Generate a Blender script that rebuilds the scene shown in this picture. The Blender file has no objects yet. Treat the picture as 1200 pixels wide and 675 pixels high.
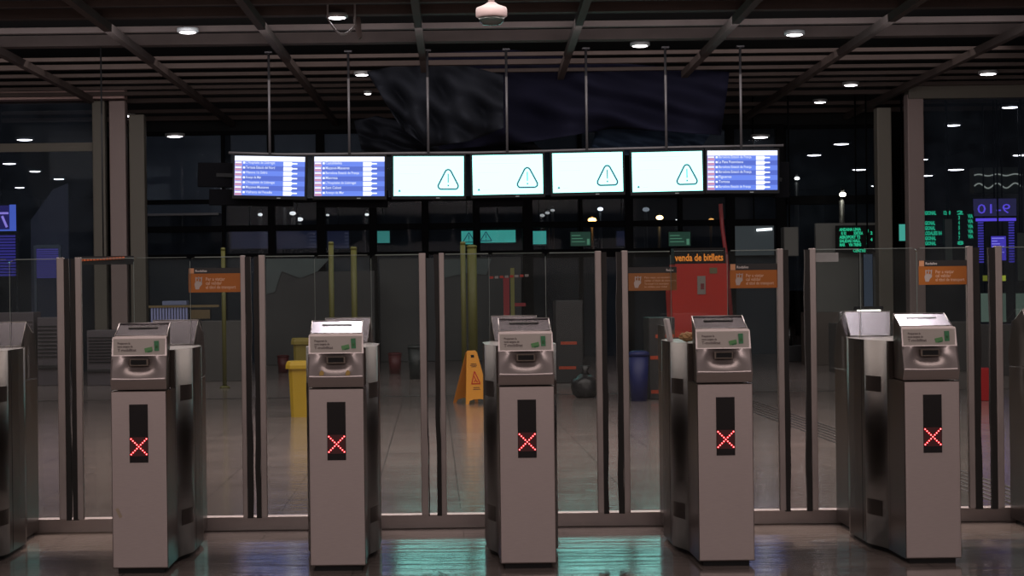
import bpy, bmesh, math, random
from mathutils import Vector, Matrix, Euler
random.seed(7)
C = bpy.context.scene.collection
F = 2151.0; CX, CY = 508.0, 345.0; TH = 0.0125; H = 1.2
D0 = 8.0                                   # distance of the gate fronts
cT, sT = math.cos(TH), math.sin(TH)

def at(px, py, Y):
    """point of the place seen at a pixel of the photograph, Y metres away"""
    dx, dy = px-CX, py-CY
    u, v = dx*cT-dy*sT, dx*sT+dy*cT
    return Vector((u/F*Y, Y, H-v/F*Y))
def at_z(px, py, z):
    dx, dy = px-CX, py-CY
    v = dx*sT+dy*cT
    return at(px, py, (H-z)*F/v)

# ------------------------------------------------------------------ materials
MAT = {}
def mat(name, col, metal=0.0, rough=0.5, emit=None, es=1.0, noise=0.0, nscale=8.0, spec=None, bump=0.0, stretch=(1,1,1)):
    if name in MAT: return MAT[name]
    m = bpy.data.materials.new(name); m.use_nodes = True
    nt = m.node_tree; b = nt.nodes['Principled BSDF']
    b.inputs['Base Color'].default_value = (*col, 1)
    b.inputs['Metallic'].default_value = metal
    b.inputs['Roughness'].default_value = rough
    if spec is not None: b.inputs['Specular IOR Level'].default_value = spec
    if emit:
        b.inputs['Emission Color'].default_value = (*emit, 1)
        b.inputs['Emission Strength'].default_value = es
    if noise > 0 or bump > 0:
        tc = nt.nodes.new('ShaderNodeTexCoord'); mp = nt.nodes.new('ShaderNodeMapping')
        mp.inputs['Scale'].default_value = stretch
        nz = nt.nodes.new('ShaderNodeTexNoise'); nz.inputs['Scale'].default_value = nscale; nz.inputs['Detail'].default_value = 5
        nt.links.new(tc.outputs['Object'], mp.inputs[0]); nt.links.new(mp.outputs[0], nz.inputs['Vector'])
        if noise > 0:
            r = nt.nodes.new('ShaderNodeMapRange')
            r.inputs['To Min'].default_value = 1-noise; r.inputs['To Max'].default_value = 1+noise
            nt.links.new(nz.outputs['Fac'], r.inputs['Value'])
            vm = nt.nodes.new('ShaderNodeVectorMath'); vm.operation = 'SCALE'
            vm.inputs[0].default_value = col
            nt.links.new(r.outputs[0], vm.inputs['Scale']); nt.links.new(vm.outputs[0], b.inputs['Base Color'])
            r2 = nt.nodes.new('ShaderNodeMapRange')
            r2.inputs['To Min'].default_value = rough*(1-noise*.6); r2.inputs['To Max'].default_value = min(1, rough*(1+noise*.6))
            nt.links.new(nz.outputs['Fac'], r2.inputs['Value']); nt.links.new(r2.outputs[0], b.inputs['Roughness'])
        if bump > 0:
            bp = nt.nodes.new('ShaderNodeBump'); bp.inputs['Strength'].default_value = bump; bp.inputs['Distance'].default_value = .01
            nt.links.new(nz.outputs['Fac'], bp.inputs['Height']); nt.links.new(bp.outputs[0], b.inputs['Normal'])
    MAT[name] = m
    return m

def emis(name, col, s=1.0):
    return mat(name, (0.01, 0.01, 0.01), 0, .6, emit=col, es=s)

def glass_mat(name, tint, haze, hcol, refl=.05):
    m = bpy.data.materials.new(name); m.use_nodes = True; nt = m.node_tree
    for n in list(nt.nodes): nt.nodes.remove(n)
    out = nt.nodes.new('ShaderNodeOutputMaterial')
    tr = nt.nodes.new('ShaderNodeBsdfTransparent'); tr.inputs[0].default_value = (*tint, 1)
    gl = nt.nodes.new('ShaderNodeBsdfGlossy'); gl.inputs['Roughness'].default_value = .02
    df = nt.nodes.new('ShaderNodeBsdfDiffuse'); df.inputs[0].default_value = (*hcol, 1)
    fr = nt.nodes.new('ShaderNodeFresnel'); fr.inputs[0].default_value = 1.45
    ad = nt.nodes.new('ShaderNodeMath'); ad.operation = 'MULTIPLY_ADD'; ad.inputs[1].default_value = 1.4 if refl else .08; ad.inputs[2].default_value = refl-.05 if refl else 0
    nt.links.new(fr.outputs[0], ad.inputs[0])
    m1 = nt.nodes.new('ShaderNodeMixShader'); m2 = nt.nodes.new('ShaderNodeMixShader')
    tc = nt.nodes.new('ShaderNodeTexCoord'); nz = nt.nodes.new('ShaderNodeTexNoise'); nz.inputs['Scale'].default_value = 3.5; nz.inputs['Detail'].default_value = 6
    nt.links.new(tc.outputs['Object'], nz.inputs['Vector'])
    hz = nt.nodes.new('ShaderNodeMath'); hz.operation = 'MULTIPLY'; hz.inputs[1].default_value = haze*2
    nt.links.new(nz.outputs['Fac'], hz.inputs[0])
    nt.links.new(hz.outputs[0], m1.inputs[0]); nt.links.new(tr.outputs[0], m1.inputs[1]); nt.links.new(df.outputs[0], m1.inputs[2])
    nt.links.new(ad.outputs[0], m2.inputs[0]); nt.links.new(m1.outputs[0], m2.inputs[1]); nt.links.new(gl.outputs[0], m2.inputs[2])
    nt.links.new(m2.outputs[0], out.inputs[0])
    MAT[name] = m
    return m

steel = mat('brushed_steel', (.42, .355, .345), .6, .42, noise=.10, nscale=30, stretch=(1, 1, 18))
steel_hood = mat('hood_steel', (.50, .44, .435), .62, .30, noise=.06, nscale=12)
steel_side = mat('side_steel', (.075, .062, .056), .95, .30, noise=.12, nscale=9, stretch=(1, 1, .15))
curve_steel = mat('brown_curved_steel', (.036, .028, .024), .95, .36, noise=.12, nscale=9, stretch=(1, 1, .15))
steel_dark = mat('band_steel', (.36, .30, .28), .45, .45)
plate_steel = mat('plate_steel', (.46, .43, .48), 1.0, .25, noise=.05, nscale=12)
edge_metal = mat('edge_aluminium', (.37, .315, .30), .3, .42, noise=.25, nscale=14, stretch=(1, 1, .4))
rubber = mat('black_rubber', (.022, .020, .019), 0, .75, noise=.4, nscale=20)
blackp = mat('black_plastic', (.008, .008, .009), 0, .35)
black = mat('matt_black', (.006, .006, .007), 0, .8)
ledwin = mat('display_window_black', (.006, .004, .005), 0, .25)
led_red = emis('red_led', (1, .012, .018), 4.0)
led_core = emis('red_led_core', (1, .42, .42), 2.6)
glass = glass_mat('gate_glass', (.92, .935, .925), .024, (.50, .54, .52), .055)
glass_edge = mat('glass_edge', (.25, .30, .28), 0, .3)
winglass = glass_mat('window_glass', (.85, .9, .95), .07, (.16, .2, .26), None)
orange = mat('notice_orange', (.47, .135, .008), 0, .55, noise=.12, nscale=10)
orange_d = mat('notice_orange_faded', (.34, .12, .022), 0, .55, noise=.12, nscale=10)
notice_black = mat('notice_black', (.012, .010, .010), 0, .5)
white_ink = mat('white_ink', (.78, .70, .66), 0, .6)
peach_ink = mat('peach_ink', (.80, .50, .34), 0, .6)
label_mat = mat('label_plate', (.50, .455, .42), .1, .5)
grey_ink = mat('grey_ink', (.16, .13, .13), 0, .6)
green_ink = mat('green_ink', (.05, .26, .11), 0, .5)
green_ink2 = mat('light_green_ink', (.13, .36, .13), 0, .5)

# ------------------------------------------------------------------ mesh helpers
class MB:
    def __init__(s): s.bm = bmesh.new(); s.mats = []
    def mi(s, m):
        if m not in s.mats: s.mats.append(m)
        return s.mats.index(m)
    def faces(s, vs, fs, m=None, smooth=False):
        bv = [s.bm.verts.new(v) for v in vs]
        out = []
        for f in fs:
            try: fc = s.bm.faces.new([bv[i] for i in f])
            except ValueError: continue
            fc.smooth = smooth
            if m: fc.material_index = s.mi(m)
            out.append(fc)
        return bv, out
    def box(s, x0, x1, y0, y1, z0, z1, m=None, bev=0.0):
        x0, x1 = min(x0, x1), max(x0, x1); y0, y1 = min(y0, y1), max(y0, y1); z0, z1 = min(z0, z1), max(z0, z1)
        vs = [(x, y, z) for x in (x0, x1) for y in (y0, y1) for z in (z0, z1)]
        fs = [(0, 1, 3, 2), (4, 6, 7, 5), (0, 4, 5, 1), (2, 3, 7, 6), (0, 2, 6, 4), (1, 5, 7, 3)]
        bv, fc = s.faces(vs, fs, m)
        if bev > 0:
            es = list({e for f in fc for e in f.edges})
            bmesh.ops.bevel(s.bm, geom=es, offset=bev, segments=2, affect='EDGES', profile=.6)
        return s
    def bar(s, a, b, w, h, m=None, up=(0, 0, 1)):
        a, b = Vector(a), Vector(b); d = (b-a).normalized(); u = Vector(up)
        if abs(d.dot(u)) > .99: u = Vector((0, 1, 0))
        r = d.cross(u).normalized(); u = r.cross(d).normalized()
        vs = []
        for p in (a, b):
            for i, j in ((-1, -1), (1, -1), (1, 1), (-1, 1)): vs.append(p+r*i*w/2+u*j*h/2)
        s.faces(vs, [(0, 1, 2, 3), (7, 6, 5, 4), (0, 4, 5, 1), (1, 5, 6, 2), (2, 6, 7, 3), (3, 7, 4, 0)], m)
        return s
    def tube(s, pts, r, m=None, n=12, cap=True):
        pts = [Vector(p) for p in pts]; rs = r if isinstance(r, (list, tuple)) else [r]*len(pts)
        rings = []
        for i, p in enumerate(pts):
            d = (pts[min(i+1, len(pts)-1)]-pts[max(i-1, 0)]).normalized()
            u = Vector((0, 0, 1)) if abs(d.z) < .9 else Vector((0, 1, 0))
            a = d.cross(u).normalized(); b = d.cross(a).normalized()
            rings.append([s.bm.verts.new(p+(a*math.cos(2*math.pi*k/n)+b*math.sin(2*math.pi*k/n))*rs[i]) for k in range(n)])
        for A, B in zip(rings, rings[1:]):
            for k in range(n):
                f = s.bm.faces.new((A[k], A[(k+1) % n], B[(k+1) % n], B[k])); f.smooth = True
                if m: f.material_index = s.mi(m)
        if cap:
            for R in (rings[0], rings[-1]):
                f = s.bm.faces.new(R)
                if m: f.material_index = s.mi(m)
        return s
    def lathe(s, prof, c=(0, 0, 0), m=None, n=28):
        c = Vector(c); rings = []
        for r, z in prof:
            rings.append([s.bm.verts.new(c+Vector((max(r, 1e-4)*math.cos(2*math.pi*k/n), max(r, 1e-4)*math.sin(2*math.pi*k/n), z))) for k in range(n)])
        for A, B in zip(rings, rings[1:]):
            for k in range(n):
                f = s.bm.faces.new((A[k], A[(k+1) % n], B[(k+1) % n], B[k])); f.smooth = True
                if m: f.material_index = s.mi(m)
        for R in (rings[0], rings[-1]):
            f = s.bm.faces.new(R)
            if m: f.material_index = s.mi(m)
        return s
    def prism(s, poly, axis, a, b, m=None):
        """poly: 2-D points in the two other axes, extruded from a to b along axis"""
        def mk(p, t):
            if axis == 'x': return (t, p[0], p[1])
            if axis == 'y': return (p[0], t, p[1])
            return (p[0], p[1], t)
        n = len(poly); vs = [mk(p, a) for p in poly]+[mk(p, b) for p in poly]
        fs = [tuple(range(n)), tuple(range(2*n-1, n-1, -1))]+[(i, (i+1) % n, (i+1) % n+n, i+n) for i in range(n)]
        s.faces(vs, fs, m); return s
    def build(s, name, m=None, parent=None, loc=None, rot=None):
        bmesh.ops.recalc_face_normals(s.bm, faces=s.bm.faces[:])
        me = bpy.data.meshes.new(name); s.bm.to_mesh(me); s.bm.free()
        if s.mats:
            for q in s.mats: me.materials.append(q)
        elif m: me.materials.append(m)
        o = bpy.data.objects.new(name, me); C.objects.link(o)
        if parent: o.parent = parent
        if loc is not None: o.location = loc
        if rot is not None: o.rotation_euler = rot
        return o

def tag(o, label=None, cat=None, group=None, kind=None):
    if label: o['label'] = label
    if cat: o['category'] = cat
    if group: o['group'] = group
    if kind: o['kind'] = kind
    return o
def thing(name, label, cat, loc=(0, 0, 0), group=None, rot=(0, 0, 0)):
    o = bpy.data.objects.new(name, None); C.objects.link(o); o.location = loc; o.rotation_euler = rot; o.empty_display_size = .1
    return tag(o, label, cat, group)
def struct(o): o['kind'] = 'structure'; return o
def copy_tree(o, parent=None):
    kids = [c for c in o.children]
    c = o.copy(); C.objects.link(c)
    if parent: c.parent = parent
    for k in kids: copy_tree(k, c)
    return c

def text_mesh(lines, m, name='lettering', parent=None, loc=(0, 0, 0), mirror=False, bold=0.0):
    """lines: (string, x, z, size[, width]) in metres, facing -y; one mesh"""
    me_all = bmesh.new()
    for ln in lines:
        t, x, z, size = ln[:4]
        cu = bpy.data.curves.new('t', 'FONT'); cu.body = t; cu.size = size; cu.resolution_u = 2; cu.offset = bold*size
        ob = bpy.data.objects.new('t', cu); C.objects.link(ob)
        bpy.context.view_layer.update()
        dg = bpy.context.evaluated_depsgraph_get()
        me = bpy.data.meshes.new_from_object(ob.evaluated_get(dg))
        xs = [v.co.x for v in me.vertices] or [0, 1]
        sx = 1
        if len(ln) > 4: sx = ln[4]/max(1e-6, max(xs)-min(xs))
        if mirror: M = Matrix(((-sx, 0, 0, x), (0, 0, -1, 0), (0, 1, 0, z), (0, 0, 0, 1)))
        else: M = Matrix(((sx, 0, 0, x), (0, 0, -1, 0), (0, 1, 0, z), (0, 0, 0, 1)))
        me.transform(M); me_all.from_mesh(me)
        bpy.data.objects.remove(ob); bpy.data.curves.remove(cu); bpy.data.meshes.remove(me)
    me = bpy.data.meshes.new(name); me_all.to_mesh(me); me_all.free(); me.materials.append(m)
    o = bpy.data.objects.new(name, me); C.objects.link(o); o.location = loc
    if parent: o.parent = parent
    return o

# ------------------------------------------------------------------ setting
def floor_material():
    m = bpy.data.materials.new('polished_floor_tiles'); m.use_nodes = True; nt = m.node_tree; b = nt.nodes['Principled BSDF']
    tc = nt.nodes.new('ShaderNodeTexCoord'); mp = nt.nodes.new('ShaderNodeMapping')
    # joints every half metre
    mp.inputs['Location'].default_value = (-.136, .12, 0)
    nt.links.new(tc.outputs['Object'], mp.inputs[0])
    br = nt.nodes.new('ShaderNodeTexBrick'); br.offset = 0; br.squash = 1
    br.inputs['Scale'].default_value = 1; br.inputs['Brick Width'].default_value = .5; br.inputs['Row Height'].default_value = .5
    br.inputs['Mortar Size'].default_value = .0035; br.inputs['Mortar Smooth'].default_value = .1; br.inputs['Bias'].default_value = 0
    br.inputs['Color1'].default_value = (.21, .175, .165, 1); br.inputs['Color2'].default_value = (.235, .195, .182, 1); br.inputs['Mortar'].default_value = (.085, .072, .068, 1)
    nt.links.new(mp.outputs[0], br.inputs['Vector'])
    nz = nt.nodes.new('ShaderNodeTexNoise'); nz.inputs['Scale'].default_value = 2.2; nz.inputs['Detail'].default_value = 8
    nt.links.new(tc.outputs['Object'], nz.inputs['Vector'])
    r = nt.nodes.new('ShaderNodeMapRange'); r.inputs['To Min'].default_value = .75; r.inputs['To Max'].default_value = 1.25
    nt.links.new(nz.outputs['Fac'], r.inputs['Value'])
    vm = nt.nodes.new('ShaderNodeVectorMath'); vm.operation = 'SCALE'
    nt.links.new(br.outputs['Color'], vm.inputs[0]); nt.links.new(r.outputs[0], vm.inputs['Scale']); nt.links.new(vm.outputs[0], b.inputs['Base Color'])
    r2 = nt.nodes.new('ShaderNodeMapRange'); r2.inputs['To Min'].default_value = .10; r2.inputs['To Max'].default_value = .17
    nt.links.new(nz.outputs['Fac'], r2.inputs['Value']); nt.links.new(r2.outputs[0], b.inputs['Roughness'])
    b.inputs['Specular IOR Level'].default_value = .68
    m3 = nt.nodes.new('ShaderNodeMapping'); m3.inputs['Scale'].default_value = (.8, 5, 1); nt.links.new(tc.outputs['Object'], m3.inputs[0])
    n3 = nt.nodes.new('ShaderNodeTexNoise'); n3.inputs['Scale'].default_value = 2.5; n3.inputs['Detail'].default_value = 3; nt.links.new(m3.outputs[0], n3.inputs['Vector'])
    bp = nt.nodes.new('ShaderNodeBump'); bp.inputs['Strength'].default_value = .25; bp.inputs['Distance'].default_value = .01
    nt.links.new(n3.outputs['Fac'], bp.inputs['Height']); nt.links.new(bp.outputs[0], b.inputs['Normal'])
    return m
fl = MB().box(-16, 16, -8, 75, -.1, 0).build('floor', floor_material()); struct(fl)
ceil_m = mat('ceiling_void', (.010, .010, .011), 0, .9)
struct(MB().box(-16, 16, -8, 75, 5.3, 5.4).build('ceiling', ceil_m))
wall_m = mat('dark_wall', (.035, .035, .04), 0, .7, noise=.2, nscale=2)
struct(MB().box(-16.2, -16, -8, 75, -.1, 5.4).build('wall_left', wall_m))
struct(MB().box(16, 16.2, -8, 75, -.1, 5.4).build('wall_right', wall_m))
struct(MB().box(-16, 16, 75, 75.2, -.1, 5.4).build('wall_far', wall_m))
struct(MB().box(-16, 16, -8.2, -8, -.1, 5.4).build('wall_behind', wall_m))

# floor rail behind the gates
rail_m = mat('rail_aluminium', (.42, .36, .35), .5, .38, noise=.15, nscale=10)
struct(MB().box(-3.6, 4.2, 9.41, 9.49, 0, .072, bev=.004).build('trim_1', rail_m))
# tactile paving that runs away from the gates on the right
tp = MB(); 
tm = mat('tactile_paving_grooves', (.035, .03, .03), 0, .6)
for k in range(6): tp.box(3.12+k*.062, 3.12+k*.062+.02, 9.9, 24, .0005, .004)
struct(tp.build('trim_2', tm))
struct(MB().box(-16, 16, 21.6, 21.68, .0005, .003).build('trim_3', tm))

# ------------------------------------------------------------------ open ceiling frame
beam_m = mat('ceiling_beam_grey', (.092, .070, .064), 0, .8, noise=.25, nscale=3, spec=.1)
cf = thing('ceiling_frame', 'open dark ceiling frame of long runners and cross bars above the hall', 'ceiling frame', (0, 28, 4.45))
def cpart(mb, name):
    o = mb.build(name, beam_m, cf); o.matrix_parent_inverse = Matrix.Translation((0, -28, -4.45)); return o
ZC = 4.45
for (x0, y0, x1, y1) in ((-92, 12, 150, 140), (100, 12, 265, 140), (295, 15, 390, 140), (487, 5, 505, 140), (683, 12, 640, 140), (873, 12, 752, 140), (1058, 12, 878, 135), (1200, 33, 1015, 125)):
    a, b = at_z(x0, y0, ZC), at_z(x1, y1, ZC)
    d = (b-a)/(b.y-a.y); a2 = a+d*(14-a.y); b2 = a+d*(34.6-a.y)
    cpart(MB().bar(a2, b2, .09, .10), 'runner')
for (yy, hgt, wd) in ((-20, .1, .1), (2, .07, .1), (16, .11, .16), (33, .07, .1), (49, .14, .22), (66, .05, .08), (76, .07, .12), (85, .05, .1), (93, .05, .1), (100, .05, .1), (107, .06, .14), (116, .07, .15), (128, .06, .1), (137, .08, .1)):
    p = at_z(508, yy, ZC+.06)
    cpart(MB().box(-12, 12, p.y-wd/2, p.y+wd/2, ZC+.05, ZC+.05+hgt), 'cross_bar')
# bulkhead where the open ceiling stops
struct(MB().box(-6.2, 8.6, 34.7, 35.0, 4.25, 5.3).build('trim_4', black))

# downlights
dl_face = emis('downlight_glow', (1, .93, .95), 9)
dl_ring = mat('downlight_ring', (.5, .5, .5), .3, .4)
def downlight(px, py, label, r=.105, z=None, s=None):
    z = ZC+.02 if z is None else z
    p = at_z(px, py, z)
    t = thing('ceiling_downlight', label, 'ceiling light', p, 'round ceiling downlights')
    MB().lathe([(r, 0), (r*1.25, .004), (r*1.25, .05), (r*.95, .05)], m=dl_ring).build('housing', None, t)
    MB().lathe([(0.0001, -.012), (r*.7, -.010), (r*.95, -.003), (r*.95, .01)], m=dl_face, n=24).build('lens', None, t)
    return p
DL = [(220, 38, 'round downlight above the left side of the hall, between first two ceiling runners', .105),
      (395, 21, 'round downlight beside the looped cable near the top edge', .105),
      (424, 88, 'round downlight left of the dark blue sheeting, upper of the two', .095),
      (431, 110, 'smaller round downlight at the edge of the dark sheeting, lower of the two', .055),
      (750, 54, 'round downlight above the fifth and sixth displays', .105),
      (931, 41, 'bright round downlight above right of the last blue display', .105),
      (997, 100, 'round downlight between the right ceiling runners, upper of two', .105),
      (961, 120, 'round downlight between the right ceiling runners, lower of two', .10),
      (29, 164, 'round downlight left of the left column, highest there', .16),
      (11, 192, 'downlight at the left edge of the photo above the purple sign', .16),
      (41, 201, 'downlight in the left bay, second of the slanting row', .14),
      (69, 210, 'downlight in the left bay nearest the column', .14),
      (23, 220, 'lowest downlight in the left bay', .14),
      (205, 160, 'small downlight right of the left columns', .14),  # a reflection, built as a lamp
      (151, 136, 'dim downlight just between the two left columns', .09),
      (1158, 87, 'downlight over the right bay, highest there', .12),
      (1184, 126, 'downlight at the right edge under the highest one', .15),
      (1117, 147, 'downlight right of the pink right column, top', .14),
      (986, 169, 'downlight above the right window, left of the right columns', .17),
      (954, 182, 'downlight in the right window pane, leftmost', .17),
      (1007, 199, 'downlight in the right window pane, middle of the three', .19),
      (1027, 218, 'downlight in the right window pane, lowest', .17),
      (1082, 187, 'small downlight touching the pink column', .12),
      (1085, 206, 'downlight low beside the pink column', .2),
      (1120, 199, 'downlight in the right bay above the green letter board', .23),
      (1154, 211, 'downlight over the wavy light strip', .22),
      (1182, 203, 'downlight right of the wavy light strip', .2),
      (1196, 182, 'downlight cut by the right edge of the photo', .19)]
DL.append((891, 161, 'small downlight above the rightmost blue board', .14))
for px, py, lb, r in DL: downlight(px, py, lb, r, 4.05 if px in (205, 891) else None)

# dome camera on a stem
p = at(576, 20, 15)
dc = thing('dome_camera', 'white dome surveillance camera hanging on a stem at the top centre', 'camera', p)
wp = mat('white_plastic', (.60, .50, .50), 0, .45)
MB().lathe([(.03, .12), (.06, .10), (.122, .075), (.128, .06), (.128, .005), (.11, -.005)], m=wp).build('housing', None, dc)
MB().lathe([(.11, -.005), (.095, -.04), (.07, -.062), (.0, -.07)], m=mat('smoked_dome', (.03, .045, .04), 0, .08)).build('dome', None, dc)
MB().tube([(0, 0, .12), (0, 0, 5.3-p.z)], .026, wp).build('stem', None, dc)

# loop of cable and lamp bracket under the frame
q = [at(384+i*3.2, 22+14*math.sin(math.pi*i/10)+i*.8, 21.5) for i in range(11)]
q = [Vector((q[0].x, q[0].y, 5.3))]+q+[Vector((q[-1].x, q[-1].y, 5.3))]
q0 = q[0]
tag(MB().tube([v-q0 for v in q], .012, mat('grey_cable', (.35, .33, .33), 0, .5), 8).build('cable_loop', None, None, q0), 'grey cable hanging in a loop below the ceiling frame', 'cable')
p = at(417, 26, 21.8)
brk = MB().prism([(-.05, .1), (.05, .1), (.06, -.02), (.07, -.18), (.03, -.2), (-.02, -.05)], 'y', 0, .06)
tag(brk.build('ceiling_bracket', beam_m, None, p), 'small metal bracket hanging beside the looped cable', 'bracket')

# ------------------------------------------------------------------ draped sheet
def sheet(name, label, pts_top, pts_bot, Y, m, amp=.12, n=40, rows=24, seed=1):
    rnd = random.Random(seed); ph = [rnd.uniform(0, 6) for _ in range(6)]
    def lerp(pts, t):
        t *= len(pts)-1; i = min(int(t), len(pts)-2); f = t-i
        return (pts[i][0]*(1-f)+pts[i+1][0]*f, pts[i][1]*(1-f)+pts[i+1][1]*f)
    vs = []; fs = []
    for j in range(rows+1):
        v = j/rows
        for i in range(n+1):
            u = i/n; a = lerp(pts_top, u); b = lerp(pts_bot, u)
            x = a[0]*(1-v)+b[0]*v; y = a[1]*(1-v)+b[1]*v
            dy = amp*(math.sin(u*17+ph[0]+v*3)+.6*math.sin(u*31+ph[1]-v*5)+.8*math.sin((u-v)*14+ph[2]))*(.3+v)
            vs.append(at(x, y, Y+dy))
    for j in range(rows):
        for i in range(n): a = j*(n+1)+i; fs.append((a, a+1, a+n+2, a+n+1))
    o0 = vs[0].copy()
    mb = MB(); mb.faces([v-o0 for v in vs], fs, None, True)
    o = mb.build(name, m, None, o0)
    sd = o.modifiers.new('thick', 'SOLIDIFY'); sd.thickness = .01
    return tag(o, label, 'sheet')
cloth = mat('navy_plastic_sheet', (.013, .013, .028), 0, .85, noise=.3, nscale=2, spec=.1)
cloth2 = mat('grey_plastic_sheet', (.017, .019, .026), 0, .8, noise=.4, nscale=2, spec=.15)
sheet('draped_sheet', 'wide navy sheet draped under the ceiling behind the hanging rods', [(500, 62), (600, 58), (700, 72), (855, 84)], [(515, 175), (610, 168), (720, 150), (845, 158)], 27.5, cloth, .16, seed=2)
sheet('draped_sheet', 'crumpled grey blue sheet sagging to a point left of the wide navy one', [(430, 84), (480, 74), (520, 70), (590, 88)], [(470, 150), (500, 172), (548, 166), (590, 150)], 26.6, cloth2, .18, seed=5)
sheet('draped_sheet', 'loose grey sheet folded low above the second and third displays', [(415, 142), (440, 136), (500, 150), (600, 150)], [(425, 181), (480, 184), (540, 183), (640, 178)], 28.4, cloth2, .14, seed=9)
sheet('draped_sheet', 'pale blue sheet end hanging above the fifth and sixth displays', [(700, 150), (750, 152), (800, 155), (832, 158)], [(690, 182), (740, 182), (790, 180), (818, 178)], 28.6, mat('blue_plastic_sheet', (.035, .055, .095), 0, .8, noise=.3, nscale=2, spec=.15), .08, seed=12)

# ------------------------------------------------------------------ hanging displays
DY = 24.7; PXM = F/DY
scr_frame = mat('display_casing', (.006, .006, .007), 0, .6, spec=.2)
rod_m = mat('steel_rod', (.13, .12, .125), .5, .4)
teal_w = emis('warning_screen_white', (.33, 1.0, .90), 2.7)
tri_ink = emis('warning_triangle_ink', (.02, .07, .13), 1)
faint_ink = emis('faint_screen_text', (.80, .97, .96), 1)
d_white = emis('board_white', (.80, .84, 1.0), 1.35)
d_b1 = emis('board_blue_dark', (.075, .14, .62), 1)
d_b2 = emis('board_blue_light', (.13, .24, .88), 1)
d_pink = emis('board_pink', (.60, .27, .42), 1)
d_lil = emis('board_lilac', (.42, .40, .85), 1)
d_txt = emis('board_text', (.72, .80, 1.0), 1)
SW, SH = .944, .530
DISP = []
def display_common(cx, cy, tilt, label, group):
    c = at(cx, cy, DY)
    t = thing('hanging_display', label, 'display screen', c, group, (0, tilt, 0))
    fb = MB(); b = .028
    fb.box(-SW/2-b, SW/2+b, .004, .10, -SH/2-b*1.7, SH/2+b, bev=.006)
    fb.build('casing', scr_frame, t)
    mk = MB().box(.10, .15, -.001, .004, -SH/2-.036, -SH/2-.024); mk.build('maker_mark', mat('badge_grey', (.25, .27, .27), 0, .5), t)
    # rod, drawn plumb although the screen may lean
    r = MB(); top = ZC+.05-c.z
    tx = math.sin(-tilt)*0
    r.tube([(0, .07, SH/2+.02), (0, .07, top)], .017, n=14); r.box(-.05, .05, .02, .12, top-.02, top)
    ro = r.build('hanging_rod', rod_m, t)
    ro.rotation_euler = (0, -tilt, 0); DISP.append(t)
    return t
def warn_display(cx, cy, tilt, label):
    t = display_common(cx, cy, tilt, label, 'hanging displays showing a warning triangle')
    s = MB(); s.box(-SW/2, SW/2, -.002, .006, -SH/2, SH/2); s.build('screen', teal_w, t)
    # rounded triangle outline + exclamation mark
    m = MB(); k = .022
    C3 = [(.138, .09), (.395, -.205), (.138, -.205)]
    A, B, D = Vector((.263, .135)), Vector((.425, -.178)), Vector((.101, -.178))
    pts = []; cen = (A+B+D)/3; rad = .042
    tri = [A, B, D]
    for i in range(3):
        P, Pp, Pn = tri[i], tri[i-1], tri[(i+1) % 3]
        d1 = (Pp-P).normalized(); d2 = (Pn-P).normalized(); bis = (d1+d2).normalized()
        half = math.acos(max(-1, min(1, d1.dot(d2))))/2; o = P+bis*(rad/math.sin(half))
        n1 = (P+d1*(rad/math.tan(half))-o); n2 = (P+d2*(rad/math.tan(half))-o)
        a1 = math.atan2(n1.y, n1.x); a2 = math.atan2(n2.y, n2.x)
        da = (a2-a1+math.pi) % (2*math.pi)-math.pi
        for q in range(7):
            a = a1+da*q/6; pts.append(o+Vector((math.cos(a), math.sin(a)))*rad)
    n = len(pts)
    vs = []
    for i in range(n):
        tg = (pts[(i+1) % n]-pts[i-1]).normalized(); nm = Vector((tg.y, -tg.x))
        vs += [(pts[i].x+nm.x*k/2, -.004, pts[i].y+nm.y*k/2), (pts[i].x-nm.x*k/2, -.004, pts[i].y-nm.y*k/2)]
    m.faces(vs, [(2*i, 2*i+1, (2*i+3) % (2*n), (2*i+2) % (2*n)) for i in range(n)])
    m.box(.256, .270, -.005, -.003, -.09, .03); m.box(.253, .273, -.005, -.003, -.138, -.118)
    m.build('warning_triangle', tri_ink, t)
    f = MB()
    for j, (w, z) in enumerate(((.62, .20), (.55, .15), (.3, .03))): f.box(-.40, -.40+w, -.004, -.0025, z-.002, z+.002)
    f.box(-.33, -.27, -.004, -.0025, -.206, -.200)
    f.build('faint_text', faint_ink, t)
    g = MB().prism([(-.41, -.212), (-.375, -.212), (-.385, -.185), (-.40, -.185)], 'y', -.004, -.0025); g.build('corner_mark', tri_ink, t)
def board_display(cx, cy, tilt, label, names, widths):
    t = display_common(cx, cy, tilt, label, 'hanging displays with a blue departure board')
    s = MB(); L, R_, T, B_ = -SW/2, SW/2, SH/2, -SH/2
    s.box(L, R_, 0, .006, B_, T, d_b1)
    s.box(L, R_, -.002, 0, T-.066, T, d_white)
    rh = (SH-.066)/7
    for i in range(7):
        z1 = T-.066-i*rh; z0 = z1-rh
        s.box(L, R_, -.0012, 0, z0, z1, d_b2 if i % 2 == 0 else d_b1)
        s.box(L, L+.098, -.002, 0, z0, z1, d_lil)
        s.box(L+.005, L+.096, -.003, 0, z0+.004, z0+.030, d_pink)
        s.box(L+.008, L+.09, -.0035, 0, z0+.036, z0+.052, d_white)
        s.box(L+.112, L+.140, -.003, 0, z0+.030, z0+.056, d_white)
        xa, xb = L+.655, L+.775
        s.prism([(xa, z0+.004), (xb-.015, z0+.004), (xb+.012, z0+rh*.55), (xb-.01, z0+rh-.006), (xa, z0+rh-.006)], 'y', -.003, 0, d_white)
        s.box(xb, xb+.068, -.003, 0, z0+.028, z0+.046, d_white)
    s.build('screen', None, t)
    text_mesh([(nm, L+.15, T-.066-(i+1)*rh+.030, .050, w) for i, (nm, w) in enumerate(zip(names, widths))], d_txt, 'lettering', t, (0, -.005, 0), bold=.012)
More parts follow.
